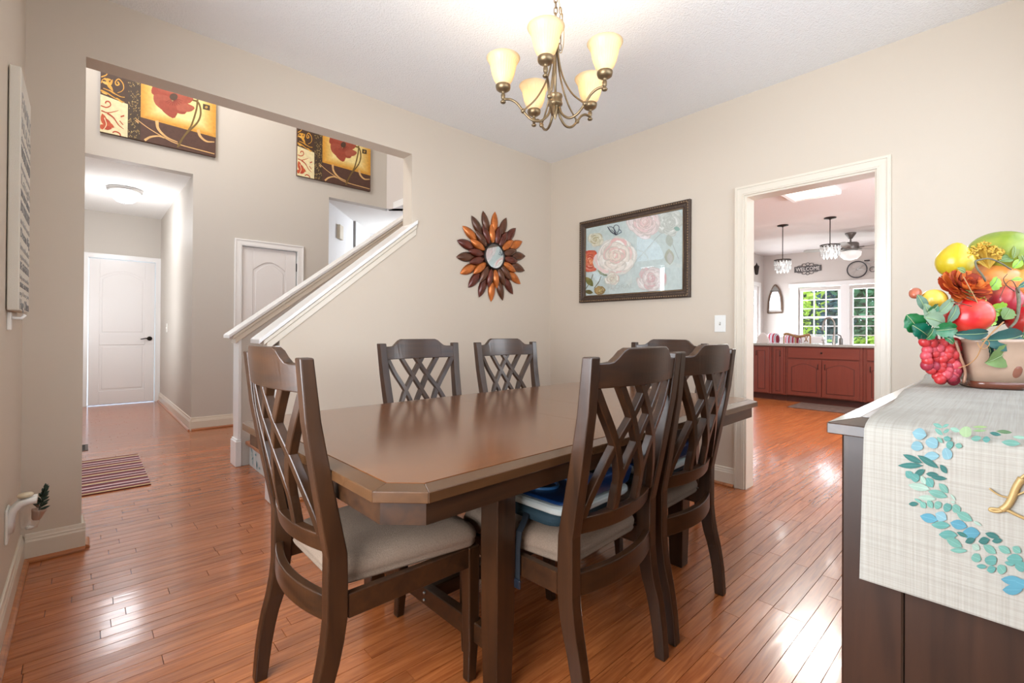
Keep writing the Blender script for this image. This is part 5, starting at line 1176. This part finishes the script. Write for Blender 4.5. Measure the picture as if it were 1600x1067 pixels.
# ---- breakfast furniture beyond the counter
def PXX(u, v_, X): return onx(u, v_, X)
wc = empty('white_armchair', (0, 0, 0), 0, 'white rounded chair back showing above the counter at left', 'armchair')
a, b = PXX(1181, 533, 9.9), PXX(1204, 533, 9.9); t_ = PXX(1192, 519.5, 9.9); cy = (a.y+b.y)/2; hwid = abs(a.y-b.y)/2
WU = plain('white_upholstery', (232, 228, 226), .85, sheen=.2)
m = MB(); m.loft([[(9.9+dx*.5, cy+hwid*math.cos(s_), .62+(t_.z-.62)*(math.sin(s_)**.7)) for s_ in [PI*i/14 for i in range(15)]] for dx in (-.06, .06)]); m.build('backrest', WU, wc, bevel=.02, seg=3)
m = MB(); m.box((9.93, cy-hwid, .28), (10.5, cy+hwid, .46)); m.build('seat', WU, wc, bevel=.03, seg=3)
for sx in (9.96, 10.45):
    for sy in (-1, 1): m = MB(); m.tube([(sx, cy+sy*(hwid-.05), .001), (sx, cy+sy*(hwid-.05), .279)], .018, 8); m.build('leg', WD, wc)
m = MB(); m.box((9.93, cy-hwid+.02, .46), (9.96, cy+hwid-.02, .63)); m.build('back_support', WU, wc)
def plaid(name):
    m, nt, bb = newmat(name); tc = N(nt, 'ShaderNodeTexCoord'); mp = N(nt, 'ShaderNodeMapping'); mp.inputs['Rotation'].default_value = (.0, .0, .5); wv = N(nt, 'ShaderNodeTexWave', wave_type='BANDS', bands_direction='Y'); wv.inputs['Scale'].default_value = 5
    cr = N(nt, 'ShaderNodeValToRGB'); e = cr.color_ramp.elements; e[0].color = (*lin((130, 40, 56)), 1); e[0].position = .35; e[1].color = (*lin((224, 218, 220)), 1); e[1].position = .6
    e2 = cr.color_ramp.elements.new(.85); e2.color = (*lin((96, 96, 110)), 1); cr.color_ramp.interpolation = 'CONSTANT'
    nt.links.new(tc.outputs['Object'], mp.inputs[0]); nt.links.new(mp.outputs[0], wv.inputs[0]); nt.links.new(wv.outputs[0], cr.inputs[0]); nt.links.new(cr.outputs[0], bb.inputs['Base Color']); bb.inputs['Roughness'].default_value = .9; return m
PLD = plaid('plaid_cushion')
def cushion(u0, u1, v_, X, label, rest):
    a, b = PXX(u0, v_, X), PXX(u1, v_, X); r_ = abs(a.y-b.y)/2; cy = (a.y+b.y)/2; zt = PXX(u0, v_, X).z
    m = MB(); m.ball((0, 0, 0), 1, 20, 12, sc3=(.09, r_, r_*1.0), fn=lambda d: (abs(d.y)**3.2+abs(d.z)**3.2+abs(d.x)**3.2)**(-1/3.2)); o = m.build('pillow', PLD, None, loc=(X, cy, zt-r_)); tag(o, label, 'pillow', 'plaid pillows in the breakfast corner')
    return o, cy, zt-2*r_
o1, cy1, zb1 = cushion(1198, 1218, 520.5, 10.85, 'maroon plaid pillow between the white chair and the wooden chair', 0)
bn = empty('breakfast_bench', (0, 0, 0), 0, 'pale bench behind the counter carrying the plaid pillows', 'bench')
o2, cy2, zb2 = cushion(1226, 1252, 522, 10.85, 'grey striped plaid pillow behind the wooden chair rail', 0)
zs_ = min(zb1, zb2)
m = MB(); m.box((10.62, cy2-.5, .30), (11.2, cy1+.3, zs_-.002)); m.build('seat', WU, bn, bevel=.02)
m = MB(); m.box((11.0, cy2-.5, zs_-.0015), (11.16, cy1+.3, PXX(1220, 524.5, 11.0).z)); m.build('backrest', WU, bn, bevel=.02)
for y_ in (cy2-.42, cy1+.22):
    for x_ in (10.68, 11.1): m = MB(); m.tube([(x_, y_, .001), (x_, y_, .299)], .02, 8); m.build('leg', WD, bn)
kc = empty('wooden_armchair', (0, 0, 0), 0, 'honey wood chair with a scrolled top rail behind the counter', 'chair')
HW = wood('honey_wood', (150, 112, 74), (184, 144, 102), .4, .3, 'y'); X_ = 9.55
rail = [PXX(u, v_, X_) for u, v_ in ((1225, 523), (1229, 521.5), (1236, 523), (1243, 525.5), (1252, 525.5), (1260, 523.5), (1266, 523))]
m = MB(); m.tube(bez(rail, 5), .022, 8); m.build('top_rail', HW, kc)
for i in (0, 3, 6): p_ = rail[i]; m = MB(); m.tube([(X_+.0, p_.y, .46), (X_+.0, p_.y, p_.z-.015)], .013, 8); m.build('spindle', HW, kc)
for u0, u1 in ((1257, 1262), (1262, 1257)): a, b = PXX(u0, 525, X_), PXX(u1, 534, X_); m = MB(); m.tube([a, b], .009, 6); m.build('brace', HW, kc)
ym = (rail[0].y+rail[-1].y)/2; hh = abs(rail[0].y-rail[-1].y)/2
m = MB(); m.box((X_-.02, ym-hh, .43), (X_+.42, ym+hh, .465)); m.build('seat', HW, kc, bevel=.01)
for sx in (X_, X_+.38):
    for sy in (-1, 1): m = MB(); m.tube([(sx, ym+sy*(hh-.04), .001), (sx, ym+sy*(hh-.03), .429)], .017, 8); m.build('leg', HW, kc)

# ---- pendants
CRY = shademat('crystal_lit', (206, 212, 214), .3, .0)
def pendant(X, Y, zt, zb, rad, label):
    e = empty('crystal_pendant', (X, Y, 0), 0, label, 'pendant lamp', 'crystal pendants over the peninsula')
    m = MB(); m.lathe([(0, H-.0005), (.075, H-.0005), (.075, H-.012), (.02, H-.022), (.01, H-.03)], n=24); m.build('canopy', BLACKM, e)
    m = MB(); m.tube([(0, 0, H-.02), (0, 0, zt-.02)], .006, 8); m.build('rod', BLACKM, e)
    m = MB(); m.tube([(rad*math.cos(a), rad*math.sin(a), zt) for a in [2*PI*i/28 for i in range(28)]], .008, 6, closed=True); m.tube([(-rad, 0, zt), (rad, 0, zt)], .005, 6); m.tube([(0, -rad, zt), (0, rad, zt)], .005, 6); m.build('top_ring', BLACKM, e)
    me = None
    for tier, (rr_, za, L, cnt) in enumerate(((rad, zt-.01, .075, 16), (rad*.97, zt-.075, .08, 16), (rad*.7, zt-.105, .09, 10))):
        m = MB(); m.add([(0, 0, 0), (.014, 0, -L*.25), (.0, .007, -L*.3), (-.014, 0, -L*.25), (0, -.007, -L*.3), (.017, 0, -L*.7), (0, .009, -L*.7), (-.017, 0, -L*.7), (0, -.009, -L*.7), (0, 0, -L)],
              [(0,1,2),(0,2,3),(0,3,4),(0,4,1),(1,5,6,2),(2,6,7,3),(3,7,8,4),(4,8,5,1),(9,6,5),(9,7,6),(9,8,7),(9,5,8)])
        o = m.build('crystal_drop', CRY, e)
        for i in range(cnt):
            a = 2*PI*(i+tier*.5)/cnt
            c = o if i == 0 else bpy.data.objects.new('crystal_drop', o.data)
            if i: COL.objects.link(c); c.parent = e
            c.location = (rr_*math.cos(a), rr_*math.sin(a), za); c.rotation_euler = (0, 0, a+PI/2)
    m = MB(); m.ball((0, 0, zt-.07), .03, 12, 8, sc3=(1, 1, 1.3)); m.build('bulb', emit('white_bulb', (255, 250, 240), 2), e)
    point('pendant_bulb_light', (X, Y, zt-.20), 1.5, (1, .96, .9), .04)
pendant(7.865, 2.443, 2.205, 1.99, .112, 'crystal drum pendant on a dark rod, nearer the WELCOME sign')
pendant(7.824, 1.819, 2.345, 2.14, .118, 'crystal drum pendant on a dark rod, hanging before the ceiling fan')
# ---- ceiling fan
fn_ = empty('ceiling_fan', (9.98, 2.012, 0), 0, 'grey ceiling fan with a white light bowl in the breakfast area', 'ceiling fan')
FG = plain('fan_pewter', (128, 124, 120), .4, metal=.6)
m = MB(); m.lathe([(.0, 2.8695), (.085, 2.8695), (.08, 2.85), (.045, 2.80), (.03, 2.77), (.014, 2.765), (.014, 2.73)], n=24); m.build('canopy', FG, fn_)
m = MB(); m.lathe([(.014, 2.77), (.014, 2.71), (.05, 2.70), (.06, 2.69)], n=16); m.build('downrod', FG, fn_)
m = MB(); m.lathe([(0, 2.71), (.10, 2.70), (.122, 2.685), (.125, 2.58), (.11, 2.565), (0, 2.56)], n=28); m.build('motor', FG, fn_)
m = MB(); m.lathe([(.06, 2.56), (.16, 2.535), (.162, 2.52), (.15, 2.46), (.10, 2.41), (0, 2.385)], n=28); m.build('light_bowl', emit('fan_glass', (236, 236, 234), .35), fn_)
BL_ = plain('fan_blade_grey', (150, 140, 132), .5)
for k in range(5):
    a = 2*PI*k/5+.62; m = MB(); m.T = Matrix.Rotation(a, 4, 'Z')
    m.tube([(.11, 0, 2.60), (.16, 0, 2.60), (.22, 0, 2.60)], .012, 6); m.build('blade_arm', FG, fn_)
    m = MB(); m.T = Matrix.Rotation(a, 4, 'Z') @ Matrix.Translation((0, 0, 2.60)) @ Matrix.Rotation(.18, 4, 'X')
    m.prism([(.18, -.045, -.003), (.30, -.065, -.003), (.66, -.075, -.003), (.70, -.05, -.003), (.71, 0, -.003), (.70, .05, -.003), (.66, .075, -.003), (.30, .065, -.003), (.18, .045, -.003)], (0, 0, .006)); m.build('blade', BL_, fn_)
# ---- kitchen ceiling light box
kl = empty('ceiling_light_box', (0, 0, 0), 0, 'rectangular white framed light box on the kitchen ceiling', 'ceiling light')
for a, b in (((5.17, 1.38, 2.69), (6.41, 1.43, H)), ((5.17, 1.83, 2.69), (6.41, 1.88, H)), ((5.17, 1.43, 2.69), (5.22, 1.83, H)), ((6.36, 1.43, 2.69), (6.41, 1.83, H))):
    m = MB(); m.box(a, (b[0], b[1], b[2]-.0006)); m.build('frame_board', TRIMW, kl, bevel=.006)
m = MB(); m.box((5.2205, 1.4305, 2.70), (6.3595, 1.8295, 2.712)); m.build('diffuser', emit('diffuser_glow', (255, 248, 236), 1.0), kl)
# ---- window wall
for k, (lab, y1) in enumerate((('breakfast window at the left, six by three panes', 3.27), ('breakfast window beside the centre mullion', 2.35), ('breakfast window hidden by the doorway jamb', 1.43))):
    window('window_%d' % (k+4), (WX+.05, y1, 0), (0, -1, 0), .76, .82, 2.06, 3, 6, lab)
m = MB()
for y0, y1 in ((2.352, 2.508), (1.432, 1.588), (.512, .668)): m.box((WX-.015, y0, .80), (WX+.09, y1, 2.1))
m.box((WX-.02, 3.285, .72), (WX-.0005, 3.45, 2.10)); m.box((WX-.03, -.5, 2.10), (WX-.0005, 3.47, 2.19)); m.box((WX-.06, -.5, .74), (WX-.0005, 3.5, .80)); m.box((WX+.0, -1.0, .80), (WX+.09, .511, 2.1))
tag(m.build('trim_9', TRIMW, bevel=.003), 'white casing and mullions of the breakfast window', kind='structure')
m = MB(); m.box((WX-.012, 1.0, 2.02), (WX+.0, 3.26, 2.085)); m.build('x', WALLK); bpy.data.objects['x'].name = 'roller_blind'
tag(bpy.data.objects['roller_blind'], 'beige rolled up blind at the head of the breakfast window', 'blind')
pd = empty('door_4'); tag(pd, 'glazed patio door on the left breakfast wall', kind='structure')
m = MB()
for a, b in (((10.2, 4.02, 0.001), (10.3, 4.06, 2.15)), ((11.2, 4.02, .001), (11.3, 4.06, 2.15)), ((10.3, 4.02, .001), (11.2, 4.06, .12)), ((10.3, 4.02, 2.05), (11.2, 4.06, 2.15)), ((10.73, 4.02, .12), (10.77, 4.06, 2.05))): m.box(a, b)
m.box((10.1, 3.98, .001), (10.2, 4.0, 2.24)); m.box((11.3, 3.98, .001), (11.39, 4.0, 2.24)); m.box((10.2, 3.98, 2.15), (11.3, 4.0, 2.24)); m.build('door_frame', TRIMW, pd)
m = MB(); m.box((10.3, 4.038, .12), (10.73, 4.042, 2.05)); m.box((10.77, 4.038, .12), (11.2, 4.042, 2.05)); m.build('pane', GLASS, pd)
# wall lantern
wl = empty('wall_lantern', (10.93, 3.999, 0), 0, 'small dark wall lantern on the left breakfast wall', 'wall lamp')
m = MB(); m.box((-.03, -.02, 2.44), (.03, 0, 2.60)); m.build('backplate', BLACKM, wl, bevel=.004)
m = MB(); m.lathe([(.02, 2.38), (.035, 2.40), (.055, 2.55), (.06, 2.56), (.02, 2.60), (.006, 2.64), (0, 2.66)], c=(0, -.085, 0), n=8, smooth=False); m.build('lantern', BLACKM, wl)
# arched mirror
am = empty('arched_mirror', (0, 0, 0), 0, 'small pointed arch mirror in a weathered wood frame', 'mirror')
def AM(u, v_): p = PXX(u, v_, WX-.004); return (p.y, p.z)
o_ = [AM(*q) for q in ((1200, 489), (1201, 472), (1203, 462), (1207, 452), (1211.5, 445.5), (1217, 451), (1220.5, 461), (1222, 471), (1222.5, 488))]
cyy = sum(p[0] for p in o_)/9; czz = sum(p[1] for p in o_)/9
m = MB(); m.tube([(WX-.02, y_, z_) for y_, z_ in bez([(a, b, 0) for a, b in o_], 4) for _ in [0]] if False else [(WX-.02, p.x, p.y) for p in bez([(a, b, 0) for a, b in o_], 4)]+[(WX-.02, *o_[0])], .018, 6); m.build('frame', plain('weathered_wood', (110, 88, 72), .8, noise=.3, nscale=30), am)
m = MB(); m.prism([(WX-.02, cyy+(y_-cyy)*.78, czz+(z_-czz)*.82) for y_, z_ in o_], (.015, 0, 0)); m.build('mirror_glass', plain('mirror_haze', (214, 212, 214), .15, metal=.7), am)
m = MB(); m.tube([(WX-.03, cyy-.10, czz+.16), (WX-.03, cyy+.10, czz+.16)], .014, 6); m.prism([(WX-.035, cyy-.1, czz+.17), (WX-.035, cyy, czz+.28), (WX-.035, cyy+.1, czz+.17)], (.012, 0, 0)); m.build('arch_panel', FG, am)
# WELCOME sign
ws = empty('welcome_sign', (0, 0, 0), 0, 'dark scrolled metal WELCOME sign above the breakfast window', 'sign')
c0_ = PXX(1262, 420, WX-.004); SW_ = .515; SIGN = plain('sign_metal', (84, 80, 80), .6)
m = MB(); m.box((WX-.012, c0_.y-SW_/2, c0_.z-.062), (WX-.003, c0_.y+SW_/2, c0_.z+.062)); m.build('plate', SIGN, ws, bevel=.002)
text('WELCOME', .115, (WX-.013, c0_.y+SW_/2-.03, c0_.z-.04), TOX, plain('sign_letters', (226, 220, 214), .6), ws, w_=SW_-.06)
m = MB()
for s_ in (1, -1):
    for d_ in (1, -1):
        P_ = [(WX-.008, c0_.y+d_*.01, c0_.z+s_*.065), (WX-.008, c0_.y+d_*.06, c0_.z+s_*.115), (WX-.008, c0_.y+d_*.11, c0_.z+s_*.10), (WX-.008, c0_.y+d_*.10, c0_.z+s_*.075), (WX-.008, c0_.y+d_*.16, c0_.z+s_*.078), (WX-.008, c0_.y+d_*.20, c0_.z+s_*.064)]
        m.tube(bez(P_, 5), .006, 6)
    m.tube([(WX-.008, c0_.y+.035*math.cos(a), c0_.z+s_*.10+.03*math.sin(a)) for a in [2*PI*i/14 for i in range(14)]], .006, 6, closed=True)
m.build('scrollwork', SIGN, ws)
# bicycle wall decoration
bk = empty('bicycle_decoration', (0, 0, 0), 0, 'metal bicycle wall decoration with a dark wheel above the window', 'wall decoration')
bw = PXX(1339, 421, WX-.03); br = .165; DKM = plain('tyre_dark', (58, 56, 58), .5)
for k, cy_ in enumerate((bw.y, bw.y-.62)):
    m = MB(); m.tube([(WX-.03, cy_+br*math.cos(a), bw.z+br*math.sin(a)) for a in [2*PI*i/36 for i in range(36)]], .010, 6, closed=True); m.build('tyre', DKM, bk)
    m = MB(); m.tube([(WX-.03, cy_+(br-.014)*math.cos(a), bw.z+(br-.014)*math.sin(a)) for a in [2*PI*i/36 for i in range(36)]], .004, 6, closed=True)
    for i in range(12): a = 2*PI*i/12; m.tube([(WX-.03, cy_, bw.z), (WX-.03, cy_+(br-.014)*math.cos(a), bw.z+(br-.014)*math.sin(a))], .0018, 4)
    m.build('spokes', plain('spoke_silver', (190, 188, 186), .35, metal=.6), bk)
m = MB(); S_ = WX-.03; y_, z_ = bw.y, bw.z
for P_ in (((y_, z_), (y_-.16, z_+.13)), ((y_, z_), (y_-.26, z_-.02)), ((y_-.26, z_-.02), (y_-.17, z_+.15)), ((y_-.16, z_+.13), (y_-.46, z_+.14)), ((y_-.26, z_-.02), (y_-.46, z_+.14)), ((y_-.62, z_), (y_-.44, z_+.20))): m.tube([(S_, *P_[0]), (S_, *P_[1])], .008, 6)
m.tube(bez([(S_, y_-.42, z_+.22), (S_, y_-.46, z_+.24), (S_, y_-.50, z_+.20), (S_, y_-.46, z_+.17)], 4), .007, 6); m.build('bicycle_frame', plain('pale_metal', (196, 192, 188), .4, metal=.5), bk)
m = MB(); m.box((S_-.02, y_-.21, z_+.155), (S_+.02, y_-.12, z_+.175)); m.build('saddle', DKM, bk, bevel=.005)
m = MB(); m.tube([(S_-.005, y_-.02-.24+.05*math.cos(a), z_-.02+.05*math.sin(a)) for a in [2*PI*i/16 for i in range(16)]], .006, 6, closed=True); m.build('chain_ring', DKM, bk)

# ------------------------------------------------------------------ garden outside the breakfast window
m = MB(); m.box((11.8, -25, -.35), (60, 30, -.30)); tag(m.build('lawn', plain('lawn_green', (112, 150, 62), .95, noise=.25, nscale=4)), 'green lawn outside the breakfast window', kind='structure')
LEAFM = [plain('foliage_%s' % n_, c_, .7, noise=.3, nscale=1.5) for n_, c_ in (('deep', (60, 104, 92)), ('mid', (92, 138, 96)), ('bright', (176, 196, 70)), ('blue', (78, 126, 134)))]  # bright tone has sunlight put into the leaf colour, no sun lamp
BARK = plain('bark_grey', (92, 80, 68), .9, noise=.2, nscale=8)
def tree(x, y, h_, r_, mi, label, nm='tree', n_=1500, ls=.16):
    e = empty(nm, (x, y, -.3), 0, label, 'tree' if nm == 'tree' else 'shrub', 'garden trees beyond the window' if nm == 'tree' else 'garden shrubs beyond the window')
    rt = random.Random(int(x*10+y*100)); m = MB()
    if nm == 'tree':
        t = MB(); t.tube([(0, 0, 0), (.05, .03, h_*.4), (-.03, .05, h_*.8)], [.16, .12, .05], 8); t.build('trunk', BARK, e)
    cl_ = [(rt.uniform(-.5, .5)*r_, rt.uniform(-.5, .5)*r_, rt.uniform(-.42, .42)*h_*.8) for _ in range(14)]
    vs = []; fs = []
    for k in range(n_):
        c_ = rt.choice(cl_); d = Vector((rt.gauss(0, 1), rt.gauss(0, 1), rt.gauss(0, 1))).normalized()*r_*.5*rt.random()**.4
        p_ = Vector((c_[0]+d.x, c_[1]+d.y, h_*.55+c_[2]+d.z*.9)); u = Vector((rt.gauss(0, 1), rt.gauss(0, 1), rt.gauss(0, .6))).normalized()*ls*rt.uniform(.6, 1.2); v2 = u.cross(Vector((rt.gauss(0, 1), rt.gauss(0, 1), rt.gauss(0, 1)))).normalized()*u.length*.5
        b = len(vs); vs += [tuple(p_-u), tuple(p_+v2), tuple(p_+u), tuple(p_-v2)]; fs.append((b, b+1, b+2, b+3))
    m.add(vs, fs); m.build('foliage', LEAFM[mi], e, fix=False)
tree(17.5, 5.05, 4.6, 1.2, 2, 'tree with sunlit yellow-green painted into its leaves, nearest the window at left', n_=1400, ls=.11)
for x, y, h_, r_, mi, lab in ((24, 7.5, 5.0, 1.45, 0, 'deep green tree behind the yellow-green one'), (27.5, 5.9, 5.6, 1.5, 3, 'blue-green tree left of the window mullion'), (24, 4.3, 5.0, 1.4, 1, 'mid green tree behind the window mullion'),
    (27.5, 9.1, 6.2, 1.5, 3, 'tall blue-green tree at the back left'), (27.5, 2.7, 5.6, 1.5, 0, 'deep green tree at the right edge of the window'), (31.6, 7.6, 6.6, 2.1, 3, 'farthest blue-green tree seen in the left panes'), (31.6, 3.3, 6.6, 2.1, 1, 'farthest mid green tree seen in the right panes')):
    tree(x, y, h_, r_, mi, lab, n_=2400, ls=.2)
for i, y in enumerate((6.6, 5.0, 3.6, 2.2)): tree(21+.5*(i % 2), y, 1.3, .66, (1, 0, 2, 1)[i], ('round green shrub at the far left of the lawn', 'dark shrub left of the mullion', 'bright shrub behind the mullion', 'green shrub right of the mullion')[i], 'shrub', 900, .10)
